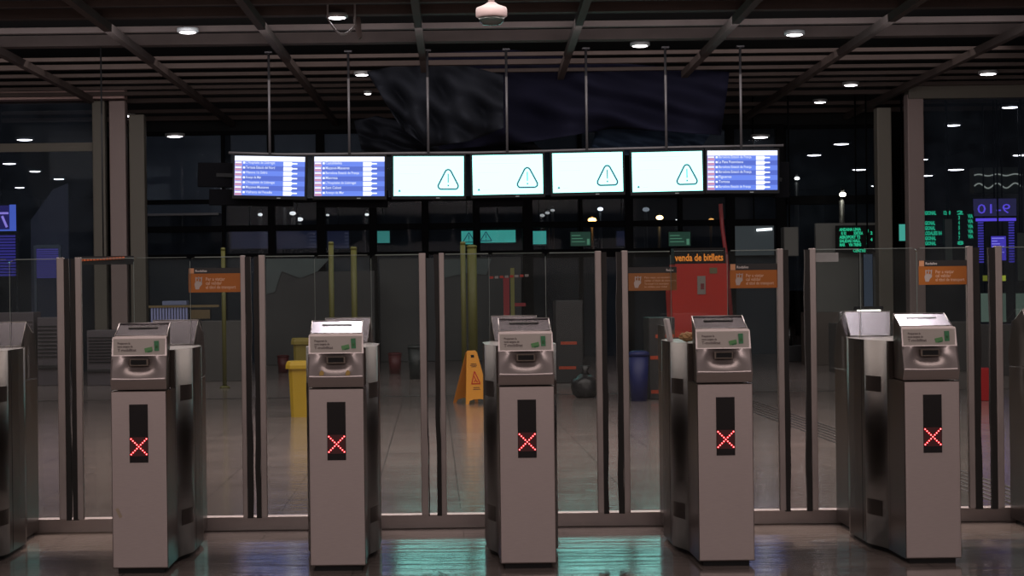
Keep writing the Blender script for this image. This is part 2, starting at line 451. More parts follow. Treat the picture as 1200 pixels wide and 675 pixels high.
F_ = 'Barcelona Estació de França'
board_display(316, 206.3, .030, 'blue departure board display, leftmost of the hanging row',
    ["L'Hospitalet de Llobregat", 'Terrassa Estació del Nord', 'Vilanova i la Geltrú', 'Arenys de Mar', "L'Hospitalet de Llobregat", 'Maçanet-Massanes', 'Vilafranca del Penedès'],
    [.39, .39, .29, .21, .39, .31, .36])
board_display(409.5, 206.7, .0125, 'blue departure board display, second from the left in the row',
    ['Castelldefels', 'Maçanet-Massanes', F_, 'Manresa', "L'Hospitalet de Llobregat", 'Sant Celoni', 'Arenys de Mar'],
    [.22, .32, .45, .16, .41, .21, .25])
warn_display(502.3, 206.3, .010, 'white display with warning triangle, right beside the blue boards')
warn_display(595, 204.5, -.007, 'white display with warning triangle, second of the four white ones')
warn_display(688.7, 202.0, -.010, 'white display with warning triangle, third of the four white ones')
warn_display(782, 201, -.011, 'white display with warning triangle, touching the rightmost blue board')
board_display(870, 199.5, .0095, 'blue departure board display, rightmost of the hanging row',
    [F_, 'La Plana Picamoixons', F_, F_, 'Figueres', 'Tortosa', F_],
    [.44, .33, .44, .44, .17, .15, .43])
# rail above the displays
pts = [at(x, y, DY+.16) for x, y in ((268, 179), (330, 181), (400, 180.5), (480, 179.5), (560, 179), (640, 177), (720, 174.5), (800, 172.5), (918, 170.5))]
o0 = pts[0].copy()
tag(MB().tube([v-o0 for v in pts], .018, rod_m, 10).build('display_rail', None, None, o0), 'thin steel rail running above the row of hanging displays', 'rail')
# casings of the displays that face the other way, back to back with these
for (n, x0, y0, x1, y1) in ((0, 233, 193, 277, 222), (0, 247, 223, 345, 243), (1, 372, 223, 455, 244), (3, 556, 215, 612, 243), (6, 905, 190, 923, 232)):
    t = DISP[n]; a, b = at(x0, y1, 25.0), at(x1, y0, 25.0); c = t.location
    o = MB().box(a.x-c.x, b.x-c.x, .18, .27, a.z-c.z, b.z-c.z, bev=.01).build('rear_casing', mat('rear_casing_black', (.004, .004, .005), 0, .9, spec=.05), t)
    mx, mz = (a.x+b.x)/2-c.x, (a.z+b.z)/2-c.z
    MB().bar((mx, .2, mz), (0, .09, 0), .05, .05).build('bracket', scr_frame, o)

# ------------------------------------------------------------------ ticket gates
def hood_mesh(front=True):
    """front hood: label face, scooped reader face, band; ridge at y=.2"""
    mb = MB(); NX = 24
    rows = [(.012, .80, .121), (-.004, .838, .122), (-.008, .845, .122)]
    for k in range(1, 13):
        t = k/12; rows.append((-.008+.034*t, .845+.099*t, .122-.001*t))
    rows += [(.027, .947, .121), (.040, 1.022, .119), (.046, 1.030, .118)]
    vs = []
    for j, (y, z, hw) in enumerate(rows):
        for i in range(NX+1):
            u = -1+2*i/NX; x = u*hw; yy = y
            if 3 <= j <= 14:
                t = (z-.845)/.099
                yy += .046*math.exp(-(abs(u)/(.38+.35*(1-t)))**2.6)*math.exp(-((t-.78)/.40)**2)*(1 if j < 15 else 0)
                if abs(u) > .98: yy = y
            vs.append((x, yy, z))
    n = NX+1; fs = []
    for j in range(len(rows)-1):
        for i in range(NX): a = j*n+i; fs.append((a, a+1, a+n+1, a+n))
    bv, fc = mb.faces(vs, fs, steel_hood, True)
    for f in fc:
        zc = f.calc_center_median().z
        if zc < .838: f.material_index = mb.mi(steel_dark)
        if zc > .945 or zc < .845: f.smooth = False
    L = [bv[j*n] for j in range(len(rows))]; R = [bv[j*n+NX] for j in range(len(rows))]
    # top: small step, sloping plate, ridge, back plate
    prof = [(.075, 1.030, .118), (.078, 1.034, .114), (.200, 1.087, .112), (.206, 1.085, .112), (.262, .965, .098), (.262, .80, .098)]
    pl = []; pr = []
    for y, z, hw in prof: pl.append(mb.bm.verts.new((-hw, y, z))); pr.append(mb.bm.verts.new((hw, y, z)))
    allL = L+pl; allR = R+pr
    for k in range(len(L)-1, len(allL)-1):
        f = mb.bm.faces.new((allL[k], allR[k], allR[k+1], allL[k+1]))
        f.material_index = mb.mi(plate_steel if k-len(L) in (1, 3) else steel_hood)
    f = mb.bm.faces.new((allL[-1], allR[-1], allR[0], allL[0]))
    # sides: fan to an inner spine so that the outline stays crisp
    for side in (allL, allR):
        sx = side[0].co.x/abs(side[0].co.x)
        f = mb.bm.faces.new(side); f.material_index = mb.mi(steel_side)
    bmesh.ops.triangulate(mb.bm, faces=[f for f in mb.bm.faces if len(f.verts) > 4])
    return mb
def outline(w0=.121, w1=.166, ya=.30, yb=.54, yc=.86, yd=1.10, ye=1.375, n=10):
    pts = [(0, w0)]
    sm = lambda t: t*t*(3-2*t)
    for k in range(n+1): t = k/n; pts.append((ya+(yb-ya)*t, w0+(w1-w0)*sm(t)))
    for k in range(n+1): t = k/n; pts.append((yc+(yd-yc)*t, w1+(w0-w1)*sm(t)))
    pts.append((ye, w0))
    return pts
def rr(x0, x1, z0, z1, r, corners):
    """rectangle with chosen rounded corners (bl, br, tr, tl)"""
    out = []
    for (cx, cz, a0, on) in ((x0, z0, 180, corners[0]), (x1, z0, 270, corners[1]), (x1, z1, 0, corners[2]), (x0, z1, 90, corners[3])):
        if not on: out.append((cx, cz)); continue
        ox = cx+r if cx == x0 else cx-r; oz = cz+r if cz == z0 else cz-r
        for k in range(6):
            a = math.radians(a0+90*k/5); out.append((ox+r*math.cos(a), oz+r*math.sin(a)))
    return out
proto_mesh = {}
def make_gate(X, label, n):
    t = thing('ticket_gate', label, 'ticket gate', (X, D0, 0), 'steel ticket gates in a row')
    # plinth
    def part(name, fn, m=None, parent=t, key=None):
        key = key or name
        if key in proto_mesh:
            o = bpy.data.objects.new(name, proto_mesh[key]); C.objects.link(o); o.parent = parent; return o
        o = fn().build(name, m, parent); proto_mesh[key] = o.data; return o
    op = outline()
    def plinth():
        mb = MB(); poly = [(w-.02, max(.02, min(1.355, y))) for y, w in op]+[(-w+.02, max(.02, min(1.355, y))) for y, w in reversed(op)]
        mb.prism(poly, 'z', 0, .026); return mb
    part('plinth', plinth, black)
    def ring_block(mb, sel, z0, z1):
        poly = [(w, y) for y, w in sel]+[(-w, y) for y, w in reversed(sel)]; nL = len(poly)
        vs = [(x, y, z0) for x, y in poly]+[(x, y, z1) for x, y in poly]
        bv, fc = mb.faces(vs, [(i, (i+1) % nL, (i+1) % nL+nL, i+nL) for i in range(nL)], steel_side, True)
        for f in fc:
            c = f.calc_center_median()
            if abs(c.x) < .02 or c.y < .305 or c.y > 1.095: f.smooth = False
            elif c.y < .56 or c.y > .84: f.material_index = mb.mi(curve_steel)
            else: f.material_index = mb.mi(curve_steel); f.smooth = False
        mb.bm.faces.new([bv[i] for i in range(nL)]); mb.bm.faces.new([bv[i+nL] for i in range(nL)])
    def body():
        mb = MB()
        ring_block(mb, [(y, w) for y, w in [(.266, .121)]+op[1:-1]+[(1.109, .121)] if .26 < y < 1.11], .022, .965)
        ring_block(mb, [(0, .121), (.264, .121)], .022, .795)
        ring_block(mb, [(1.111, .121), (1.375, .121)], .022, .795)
        return mb
    b = part('body', body)
    def door():
        mb = MB().box(-.119, .119, -.006, 0, .026, .792, bev=.0025); return mb
    dp = part('front_door', door, steel)
    def lock(): return MB().tube([(.126, .10, .80), (.121, .10, .80)], .006, plate_steel, 10)
    part('lock', lock)
    for sd in (-1, 1):
        k = 'L' if sd < 0 else 'R'
        part('panel_seam', lambda: MB().box(sd*.1655, sd*.1668, .60, .606, .03, .965), black, key='seam'+k)
        def curve_patch(z0):
            mb = MB(); seg = [(y, w) for y, w in op if .36 <= y <= .53]
            vs = [(sd*(w+.0012), y, z) for z in (z0, z0+.07) for y, w in seg]+[(sd*(w-.003), y, z) for z in (z0, z0+.07) for y, w in seg]
            m_ = len(seg); fs = [(i, i+1, m_+i+1, m_+i) for i in range(m_-1)]+[(2*m_+i, 3*m_+i, 3*m_+i+1, 2*m_+i+1) for i in range(m_-1)]
            fs += [(i, 2*m_+i, 2*m_+i+1, i+1) for i in range(m_-1)]+[(m_+i, m_+i+1, 3*m_+i+1, 3*m_+i) for i in range(m_-1)]+[(0, m_, 3*m_, 2*m_), (m_-1, 3*m_-1, 4*m_-1, 2*m_-1)]
            mb.faces(vs, fs); return mb
        for z0 in (.16, .73):
            part('sensor_window', lambda: curve_patch(z0), mat('sensor_black', (.055, .045, .040), .4, .3), key='sensor%s%s' % (k, z0))
    # hoods at both ends
    fh = part('front_hood', lambda: hood_mesh(), None)
    def rim_mesh():
        mb = MB(); P = [(-.114, .078, 1.035), (.114, .078, 1.035), (.112, .200, 1.0885), (-.112, .200, 1.0885)]
        for i in range(4): mb.tube([P[i], P[(i+1) % 4]], .0016, n=6)
        for sx in (-1, 1): mb.tube([(sx*.112, .204, 1.087), (sx*.098, .262, .968)], .0016, n=6)
        mb.tube([(-.098, .263, .968), (.098, .263, .968)], .0022, n=6)
        return mb
    rimm = mat('polished_rim', (.75, .70, .70), .6, .3)
    part('plate_rim', rim_mesh, rimm, fh)
    if n == 4:
        def low():
            mb = MB(); mb.box(-.121, .121, 1.111, 1.375, .797, .90); mb.box(-.121, -.116, 1.111, 1.375, .90, 1.03); mb.box(.116, .121, 1.111, 1.375, .90, .97); mb.box(-.116, .116, 1.37, 1.375, .90, .965); return mb

        part('open_rear_housing', low, steel_side)
    else:
        rh = part('rear_hood', lambda: hood_mesh(), None, key='front_hood'); rh.location = (0, 1.375, 0); rh.rotation_euler = (0, 0, math.pi)
        part('plate_rim', rim_mesh, rimm, rh)
    # card slot in the sloping top plate
    def slot():
        mb = MB(); d = Vector((0, .122, .053)).normalized(); nrm = Vector((0, -.053, .122)).normalized()
        c = Vector((0, .078, 1.034))+d*.088+nrm*.001
        vs = []
        for a, bb, k in ((-.066, -.006, 0), (.066, -.006, 0), (.066, .006, 0), (-.066, .006, 0)): vs.append(c+Vector((a, 0, 0))+d*bb+nrm*.0012)
        vs += [v-nrm*.004 for v in vs]
        mb.faces(vs, [(0, 1, 2, 3), (7, 6, 5, 4), (0, 4, 5, 1), (1, 5, 6, 2), (2, 6, 7, 3), (3, 7, 4, 0)]); return mb
    part('card_slot', slot, blackp)
    # reader mouth
    def mouth():
        mb = MB(); mb.box(-.041, .041, .012, .05, .902, .934, bev=.003); return mb
    rm = part('reader_mouth', mouth, mat('mouth_bezel', (.15, .12, .10), .5, .35))
    part('reader_slot', lambda: MB().box(-.034, .034, .009, .03, .909, .930), black, rm)
    # label on the face
    def lab(): return MB().faces and (lambda mb: (mb.faces([(-.113, .0275, .951), (.113, .0275, .951), (.113, .0345, 1.022), (-.113, .0345, 1.022), (-.113, .0375, .951), (.113, .0375, .951), (.113, .0445, 1.022), (-.113, .0445, 1.022)], [(0, 1, 2, 3), (0, 4, 5, 1), (1, 5, 6, 2), (2, 6, 7, 3), (3, 7, 4, 0)]), mb)[1])(MB())
    lb = part('label_plate', lab, label_mat)
    if 'lab_txt' not in proto_mesh:
        o = text_mesh([('Preparem la', -.094, .998, .0135, .055), ('nova targeta de', -.094, .984, .0135, .066), ('T-mobilitat', -.094, .967, .0175, .082)], grey_ink, 'label_lettering', lb, (0, .0272, 0), bold=.02)
        proto_mesh['lab_txt'] = o.data
    else:
        o = bpy.data.objects.new('label_lettering', proto_mesh['lab_txt']); C.objects.link(o); o.parent = lb; o.location = (0, .0272, 0)
    def icons():
        mb = MB()
        def tile(cx, cz, w, h, a, m):
            ca, sa = math.cos(a), math.sin(a); poly = []
            for (u, v) in ((-w/2, -h/2), (w/2, -h/2), (w/2, h/2), (-w/2, h/2)): poly.append((cx+u*ca-v*sa, cz+u*sa+v*ca))
            mb.prism(poly, 'y', .0260, .0330, m)
        tile(.077, .990, .020, .044, .04, green_ink); tile(.077, .985, .010, .014, .04, white_ink if False else green_ink2)
        tile(.042, .974, .034, .019, .22, green_ink2); tile(.047, .966, .020, .006, .22, green_ink)
        return mb
    part('label_icons', icons, None, lb)
    # LED window with red cross
    dw = part('display_window', lambda: MB().box(-.0405, .0405, -.009, -.004, .483, .737, bev=.001), ledwin, dp)
    return t, dp
led_mesh = None
def add_cross(dp):
    global led_mesh
    if led_mesh is None:
        mb = MB(); N = 9; hs = .0335
        for i in range(N):
            for sg in (1, -1):
                if sg == -1 and i == N//2: continue
                u = -hs+2*hs*i/(N-1); x = u; z = .553+u*sg
                poly = [(x+.0039*math.cos(a*math.pi/4), z+.0039*math.sin(a*math.pi/4)) for a in range(8)]
                mb.prism(poly, 'y', -.0105, -.0088, led_red)
                poly = [(x+.0023*math.cos(a*math.pi/4), z+.0023*math.sin(a*math.pi/4)) for a in range(8)]
                mb.prism(poly, 'y', -.0112, -.0104, led_core)
        o = mb.build('red_cross_lights', None, dp); led_mesh = o.data
    else:
        o = bpy.data.objects.new('red_cross_lights', led_mesh); C.objects.link(o); o.parent = dp
    if 'matrix' not in proto_mesh: proto_mesh['matrix'] = MB().box(-.0385, .0385, -.0094, -.0088, .512, .594).build('led_halo', emis('red_halo_glow', (.022, .0005, .001), 1), dp).data  # dim glowing plate, added for the red halo round the lights
    else:
        q = bpy.data.objects.new('led_halo', proto_mesh['matrix']); C.objects.link(q); q.parent = dp
    return o
GZ = .75                                     # how far into the gate the doors stand
GY = D0+GZ
def gx(px, py=450): return at(px, py, GY).x
def notice(parent, X, x0, x1, ytop, ymid, ybot, faded=False):
    """orange notice stuck on a glass door; coordinates local to the gate"""
    a = at(x0, ytop, GY); b = at(x1, ybot, GY); m_ = at((x0+x1)/2, ymid, GY)
    sl = 0
    x0w, x1w = a.x-X, b.x-X; zt, zm, zb = (a.z), m_.z, b.z
    zt = at((x0+x1)/2, ytop, GY).z; zb = at((x0+x1)/2, ybot, GY).z
    y = GZ-.006
    W_ = x1w-x0w
    mb = MB(); mb.box(x0w, x1w, y-.001, y+.0008, zb, zm, orange_d if faded else orange); mb.box(x0w, x1w, y-.001, y+.0008, zm, zt, notice_black)
    if not faded: mb.box(x0w+.002, x0w+.026, y-.0016, y-.001, zm+.001, zt-.001, mat('notice_badge', (.75, .34, .16), 0, .5))
    o = mb.build('notice', None, parent)
    hb = MB(); hx, hz = x0w+.20*W_, (zb+zm)/2; k = (zm-zb)/.108
    def pg(pts): hb.prism([(hx+px_*k, hz+pz*k) for px_, pz in pts], 'y', y-.002, y-.001)
    pg([(-.020, -.036), (.000, -.036), (.006, -.020), (.018, -.008), (.018, .006), (-.008, .012), (-.022, .004), (-.026, -.008)])
    pg([(-.020, .004), (-.014, .006), (-.014, .034), (-.020, .034)]); pg([(-.004, .008), (.001, .008), (.002, .036), (-.004, .036)]); pg([(.010, .004), (.016, .004), (.020, .034), (.014, .034)])
    pg([(-.014, .026), (.014, .026), (.014, .031), (-.014, .031)])
    hb.build('hand_icon', mat('hand_ink', (.55, .46, .42), 0, .6), o)
    tx = x0w+.33*W_; h = zm-zb
    if faded: ls = [('Para viajar, es necesario', tx, zb+h*.70, h*.15, .55*W_), ('validar el título de transporte', tx, zb+h*.52, h*.15, .66*W_), ('To travel it is necessary', tx, zb+h*.34, h*.15, .50*W_), ('to validate your ticket', tx, zb+h*.17, h*.15, .47*W_)]
    else: ls = [('Per a viatjar', tx, zb+h*.62, h*.25, .37*W_), ('cal validar', tx, zb+h*.41, h*.25, .31*W_), ('el títol de transport', tx, zb+h*.19, h*.25, .58*W_)]
    text_mesh(ls, peach_ink, 'notice_lettering', o, (0, y-.0018, 0), bold=.0 if faded else .015)
    hx0 = x0w+.032 if not faded else x1w-.05
    text_mesh([('Rodalies', hx0, zm+(zt-zm)*.3, (zt-zm)*.55, .055 if not faded else .035)], white_ink, 'heading', o, (0, y-.0018, 0), bold=.02)
def leaf(t, X, side, s0, s1, r0, r1, note=None, zt=1.391):
    """glass door leaf: from gate housing to its aluminium edge strip and rubber seal"""
    root = .137*side; a, b = gx(s0)-X, gx(s1)-X; ra, rb = gx(r0)-X, gx(r1)-X
    end = (a+b)/2
    x0, x1 = min(root, end), max(root, end)
    mb = MB(); mb.prism(rr(x0, x1, .16, zt, .018, (0, 0, side < 0, side > 0) if False else ((0, 0, 0, 1) if side > 0 else (0, 0, 1, 0))), 'y', GZ-.005, GZ+.005)
    g = mb.build('glass_door', glass, t)
    MB().box(x0+.018, x1, GZ-.0045, GZ+.0045, zt-.002, zt+.002).build('glass_rim', glass_edge, g)
    MB().box(min(a, b), max(a, b), GZ-.016, GZ+.016, .15, zt+.006, bev=.003).build('edge_strip', edge_metal, g)
    # rubber seal, slightly wavy along its height
    rb_ = MB(); n = 26; vs = []; fs = []
    rnd = random.Random(int(s0)); ph = rnd.uniform(0, 6)
    for k in range(n+1):
        z = .145+(zt-.145)*k/n; w = .0022*math.sin(z*9+ph)+.0012*math.sin(z*23+ph*2)
        for (x, y) in ((min(ra, rb)+w, GZ-.012), (max(ra, rb)+w, GZ-.012), (max(ra, rb)+w, GZ+.012), (min(ra, rb)+w, GZ+.012)): vs.append((x, y, z))
    for k in range(n):
        for q in range(4): fs.append((4*k+q, 4*k+(q+1) % 4, 4*k+4+(q+1) % 4, 4*k+4+q))
    fs += [(0, 1, 2, 3), (4*n, 4*n+1, 4*n+2, 4*n+3)]
    rb_.faces(vs, fs); rb_.build('rubber_seal', rubber, g)
    if note: notice(g, X, *note)
    return g
GX = {0: -2.150, 1: -1.291, 2: -.430, 3: .400, 4: 1.2645, 5: 2.166, 6: 3.055}
LBL = {0: 'steel ticket gate cut off by the left edge of the photo',
       1: 'steel ticket gate with red cross, leftmost of the five whole ones',
       2: 'steel ticket gate with red cross in front of the yellow bin',
       3: 'steel ticket gate with red cross right of the yellow wet floor sign, mid row',
       4: 'steel ticket gate with red cross in front of the red machine',
       5: 'steel ticket gate with red cross and brightly lit top, rightmost whole one',
       6: 'steel ticket gate cut off by the right edge of the photo'}
LV = {(0, 1): (68.5, 77, 77, 82.6), (1, -1): (90, 97, 84.4, 90), (1, 1): (283.5, 289, 289, 295.5), (2, -1): (305, 312, 299, 305), (2, 1): (492.5, 500.5, 500.5, 501.8),
      (3, -1): (516, 522, 510.5, 516), (3, 1): (699, 706, 706, 712), (4, -1): (730, 737, 723.5, 730), (4, 1): (912, 919, 919, 925), (5, -1): (950, 957, 944, 950),
      (5, 1): (1134, 1141, 1141, 1149), (6, -1): (1167, 1175, 1160, 1167)}
NT = {(1, 1): (221, 282, 314, 320.5, 342.5), (4, -1): (736, 793, 313, 320, 340.5, True), (4, 1): (855, 911.5, 309, 316.5, 337.5), (5, 1): (1076, 1135, 305, 312, 333.5)}
for gi in range(7):
    X = GX[gi]
    t, dp = make_gate(X, LBL[gi], gi)
    add_cross(dp)
    mb = MB(); mb.prism(rr(-.134, .134, .965, 1.391, .018, (0, 0, 1, 1)), 'y', GZ-.021, GZ-.011)
    fg = mb.build('fixed_glass', glass, t)
    rim = MB(); rim.box(-.117, .117, GZ-.020, GZ-.012, 1.3905, 1.3925)
    for s in (-1, 1): rim.box(s*.1335, s*.1350, GZ-.020, GZ-.012, .97, 1.373)
    rim.build('glass_rim', glass_edge, fg)
    for side in (-1, 1):
        if (gi, side) in LV: leaf(t, X, side, *LV[(gi, side)], note=NT.get((gi, side)))
    if gi == 1:
        sc = MB(); sc.bar((-.100, -.0075, .285), (-.082, -.0075, .245), .014, .0016, None, (0, 1, 0)); sc.build('scraped_sticker', mat('sticker_remains', (.42, .34, .25), 0, .7), t)
    if gi == 2:
        mk = MB()
        for xx in (-.062, .052): mk.prism([(xx-.009, .852), (xx+.007, .853), (xx+.012, .866), (xx+.001, .876), (xx-.008, .868)], 'y', -.012, -.004)
        mk.build('yellow_marks', mat('yellow_scuffs', (.55, .36, .10), 0, .6), t)
# clear tape patch on the left door of the fifth gate
a, b = at(955, 307, GY), at(982, 296, GY)
tp_ = MB().box(0, b.x-a.x, 0, .001, 0, b.z-a.z).build('clear_tape', glass_mat('crinkled_tape', (.6, .6, .6), .45, (.8, .78, .76), .2), None, (a.x, GY-.008, a.z))
tag(tp_, 'patch of crinkled clear tape on the glass door left of the brightly lit gate', 'tape')

# ------------------------------------------------------------------ far glazing, columns
frame_m = mat('black_window_frame', (.004, .004, .005), 0, .7, spec=.1)
YW = 34.5
def wx(px, py=250, Y=YW): return at(px, py, Y).x
def wz(py, px=600, Y=YW): return at(px, py, Y).z
w1 = MB()
def hbar(mb, x0, x1, y0, y1, Y=YW, d=.12):
    a = at((x0+x1)/2, y1, Y).z; b = at((x0+x1)/2, y0, Y).z
    mb.box(at(x0, y0, Y).x, at(x1, y0, Y).x, Y, Y+d, a, b)
for (x, w) in ((262, 4), (318, 8), (376, 10), (437, 9), (498, 8), (558, 8), (618, 12), (680, 5), (737, 9), (797, 5), (856, 10), (915, 10)):
    w1.box(wx(x-w/2), wx(x+w/2), YW-.05, YW+.15, 0, 4.3)
hbar(w1, 170, 918, 230, 235, YW, .1); hbar(w1, 170, 918, 261, 268, YW-.02, .15); hbar(w1, 614, 862, 291, 301, YW-.03, .16); hbar(w1, 170, 614, 296, 300, YW-.03, .16); hbar(w1, 170, 918, 150, 155, YW, .1)
wo = struct(w1.build('window_1', frame_m))
MB().box(wx(170), wx(915), YW+.04, YW+.05, 0, 4.3).build('pane', winglass, wo)
# dull opaque infill low in the facade: solid black doors in the middle
struct(MB().box(wx(622), wx(786), YW+.2, YW+.3, 0, wz(300, 700)).build('door_1', black))
lowpan = mat('grey_green_panel', (.055, .062, .062), 0, .5, noise=.35, nscale=1.2)
struct(MB().box(wx(172), wx(570), YW+.25, YW+.35, 0, wz(302, 370)).build('wall_low_left', lowpan))
struct(MB().box(wx(858), wx(915), YW+.25, YW+.35, 0, wz(300, 885)).build('wall_low_right', lowpan))
# upper left dark blue panel with pale ledge
up = mat('night_blue_panel', (.028, .034, .050), 0, .4, noise=.25, nscale=1)
struct(MB().box(wx(171), wx(261), YW+.06, YW+.16, wz(250, 215), 4.3).build('wall_upper_left', up))
struct(MB().box(wx(172), wx(256), YW-.05, YW+.05, wz(252.5, 215), wz(250, 215)).build('trim_5', mat('pale_ledge', (.16, .16, .17), 0, .5)))
struct(MB().box(wx(271), wx(560), YW+.06, YW+.16, wz(231, 420), wz(155, 420)).build('wall_upper_centre', up))
struct(MB().box(wx(562), wx(852), YW+.06, YW+.16, wz(231, 700), wz(155, 700)).build('wall_upper_right', up))
# right window
w2 = MB(); hbar(w2, 918, 1032, 229, 239, YW, .15); hbar(w2, 918, 1032, 146, 151, YW, .15)
w2.box(wx(918), wx(922), YW, YW+.15, 0, wz(147, 920)); w2.box(wx(1026), wx(1032), YW, YW+.15, 0, wz(147, 1030))
wo2 = struct(w2.build('window_2', frame_m))
MB().box(wx(919), wx(1031), YW+.04, YW+.05, wz(340, 980), wz(147, 980)).build('pane', winglass, wo2)
struct(MB().box(wx(936), wx(1016), YW-1.5, YW-1.4, 0, wz(265, 970)).build('wall_partition', mat('grey_partition', (.24, .245, .225), 0, .6, noise=.15, nscale=1)))

col_pink = mat('pink_grey_column', (.30, .225, .21), 0, .6, noise=.15, nscale=3, stretch=(1, 1, .2))
col_olive = mat('olive_grey_column', (.14, .125, .10), 0, .6, noise=.15, nscale=3, stretch=(1, 1, .2))
YC = 30.0
def column(x0, x1, ytop, m, lb):
    a, b = at(x0, 250, YC), at(x1, 250, YC); zt = at((x0+x1)/2, ytop, YC).z; w = b.x-a.x
    t = thing('column', lb, 'column', ((a.x+b.x)/2, YC, 0))
    MB().box(-w/2, w/2, 0, w, 0, zt, bev=.02).build('shaft', m, t)
    MB().box(-w/2-.02, w/2+.02, -.02, w+.02, 0, .12, bev=.01).build('base', m, t)
    return t
column(109, 124, 118, col_olive, 'dark olive column left of the pinkish left column')
column(129, 148, 118, col_pink, 'pinkish grey column on the left under the end of the header beam')
column(152, 170, 134, col_olive, 'olive column right of the pinkish left column')
column(1029, 1046, 126, col_olive, 'olive column on the right beside the lit window')
column(1065, 1084, 110, col_pink, 'pinkish column on the right beside the green letter board')
h1 = MB(); a, b = at(-60, 118, YC), at(146, 104, YC); h1.box(a.x, b.x, YC-.05, YC+.25, a.z, a.z+.19)
struct(h1.build('trim_6', mat('header_brown', (.50, .33, .30), 0, .6)))
a, b = at(1064, 108, YC), at(1290, 93, YC); struct(MB().box(a.x, b.x, YC-.05, YC+.25, b.z-.28, b.z-.02).build('trim_7', col_olive))
# glazing bar and panes of the left and right bays
w3 = MB(); hbar(w3, -60, 110, 168, 178, YC+.1, .1); struct(w3.build('window_3', col_olive))
wo3 = bpy.data.objects['window_3']; MB().box(at(-60, 200, YC).x, at(109, 200, YC).x, YC+.14, YC+.15, 0, wz(120, 50, YC)).build('pane', winglass, wo3)
w4 = MB(); w4.box(at(1084, 200, YC).x, at(1300, 200, YC).x, YC+.1, YC+.2, 0, .08); struct(w4.build('window_4', col_olive))
MB().box(at(1085, 200, YC).x, at(1300, 200, YC).x, YC+.14, YC+.15, .08, wz(108, 1150, YC)).build('pane', winglass, bpy.data.objects['window_4'])

# ------------------------------------------------------------------ lamps outside
def lamp(px, py, Y, col, s, r, label, cat='street lamp', name='street_lamp'):
    p = at(px, py, Y)
    t = thing(name, label, cat, (p.x, Y, 0))
    MB().tube([(0, .1, 0), (0, .1, p.z-.1)], [.08, .05], mat('lamp_pole', (.05, .05, .05), .3, .5), 8).build('pole', None, t)
    MB().tube([(0, .1, p.z-.1), (0, .05, p.z+.12), (0, -.05, p.z+r)], .03, mat('lamp_pole', (.05, .05, .05)), 8).build('arm', None, t)
    MB().lathe([(0.001, -r*.6), (r*.7, -r*.45), (r, 0), (r*.7, r*.45), (.001, r*.6)], (0, 0, p.z), emis('lamp_'+'%d%d' % (px, py), col, s), 16).build('lantern', None, t)
lamp(694, 258, 55, (1, .42, .10), 12, .13, 'orange street lamp seen below the third white display')
lamp(773, 255, 55, (1, .62, .25), 10, .11, 'orange street lamp seen below the fourth white display')
lamp(833.5, 258, 60, (1, .45, .12), 1.6, .10, 'faint orange street lamp left of the red strut')
lamp(703.5, 245, 60, (.9, .95, 1), 2.2, .10, 'white lamp just above the left orange street lamp')
lamp(757, 245.5, 60, (.9, .95, 1), .25, .12, 'dim white lamp left of the right orange street lamp')
lamp(793, 258, 60, (1, .95, .9), 3, .04, 'tiny white lamp between the orange lamps and red strut')
lamp(987.5, 228, 34.0, (1, .98, .80), 26, .062, 'blazing white lamp seen through the right window')
lamp(934, 209, 48, (1, .95, .85), 5, .07, 'small white lamp in the upper left of the right window')
lamp(333, 238.5, 50, (1, .95, .9), 2.0, .08, 'small lamp below the gap between the first two blue boards')
lamp(343, 250, 50, (1, .95, .9), 1.2, .09, 'small lamp below the second blue board, left one')
lamp(351.5, 257, 50, (1, .95, .9), 1.2, .09, 'small lamp below the second blue board, lowest one')
lamp(305, 251.5, 50, (1, .95, .9), 1.2, .07, 'small lamp below the first blue board')
lamp(384, 252, 50, (1, .95, .9), .9, .05, 'tiny lamp below the second blue board, right of the slanting pair')
lamp(430, 251.5, 50, (1, .95, .9), 1.3, .06, 'small lamp left of the first white display corner')
lamp(392.5, 273, 50, (1, .95, .9), 3, .05, 'bright pinpoint lamp above the two left yellow posts')
for x, y, Yl, lb in ((635.5, 252.5, 50, 'lowest of three faint lamps under the third display'), (641.5, 249.5, 53, 'middle of three faint lamps under the third display'), (647.5, 246.5, 56, 'highest of three faint lamps under the third display')):
    lamp(x, y, Yl, (1, .95, .9), .45, .07, lb)

# ------------------------------------------------------------------ lit panels beyond the glass, some built from reflections in it
def panel(name, x0, y0, x1, y1, Y, m, label, cat, fm=None, th=.06, extra=None, stand=True):
    a, b = at((x0+x1)/2, y1, Y), at((x0+x1)/2, y0, Y)
    w = at(x1, y0, Y).x-at(x0, y0, Y).x; h = b.z-a.z
    t = thing(name, label, cat, (a.x, Y, a.z))
    MB().box(-w/2, w/2, .004, th, 0, h, bev=.004).build('casing', fm or scr_frame, t)
    f = MB().box(-w/2+.012, w/2-.012, 0, .006, .012, h-.012).build('face', m, t)
    if stand: MB().tube([(0, th/2, h), (0, th/2, 4.9-a.z)], .015, frame_m, 8).build('hanger', None, t)
    return t, w, h, f
teal_d = emis('dim_teal_glow', (.055, .36, .29), .9)
teal_dd = emis('dim_teal_reflection', (.05, .25, .21), .8)
YB = 33.4
def tri_on(t, w, h, cx):
    m = MB(); s = h*.42
    A = (cx, h*.5+s*.85); B = (cx-s, h*.5-s*.75); D_ = (cx+s, h*.5-s*.75)
    for p, q in ((A, B), (B, D_), (D_, A)): m.bar((p[0], -.004, p[1]), (q[0], -.004, q[1]), .018, .004, None, (0, 1, 0))
    m.box(cx-.008, cx+.008, -.005, -.002, h*.38, h*.68); m.box(cx-.009, cx+.009, -.005, -.002, h*.26, h*.31)
    m.build('warning_triangle', emis('reflected_triangle_ink', (.01, .05, .07), 1), t)
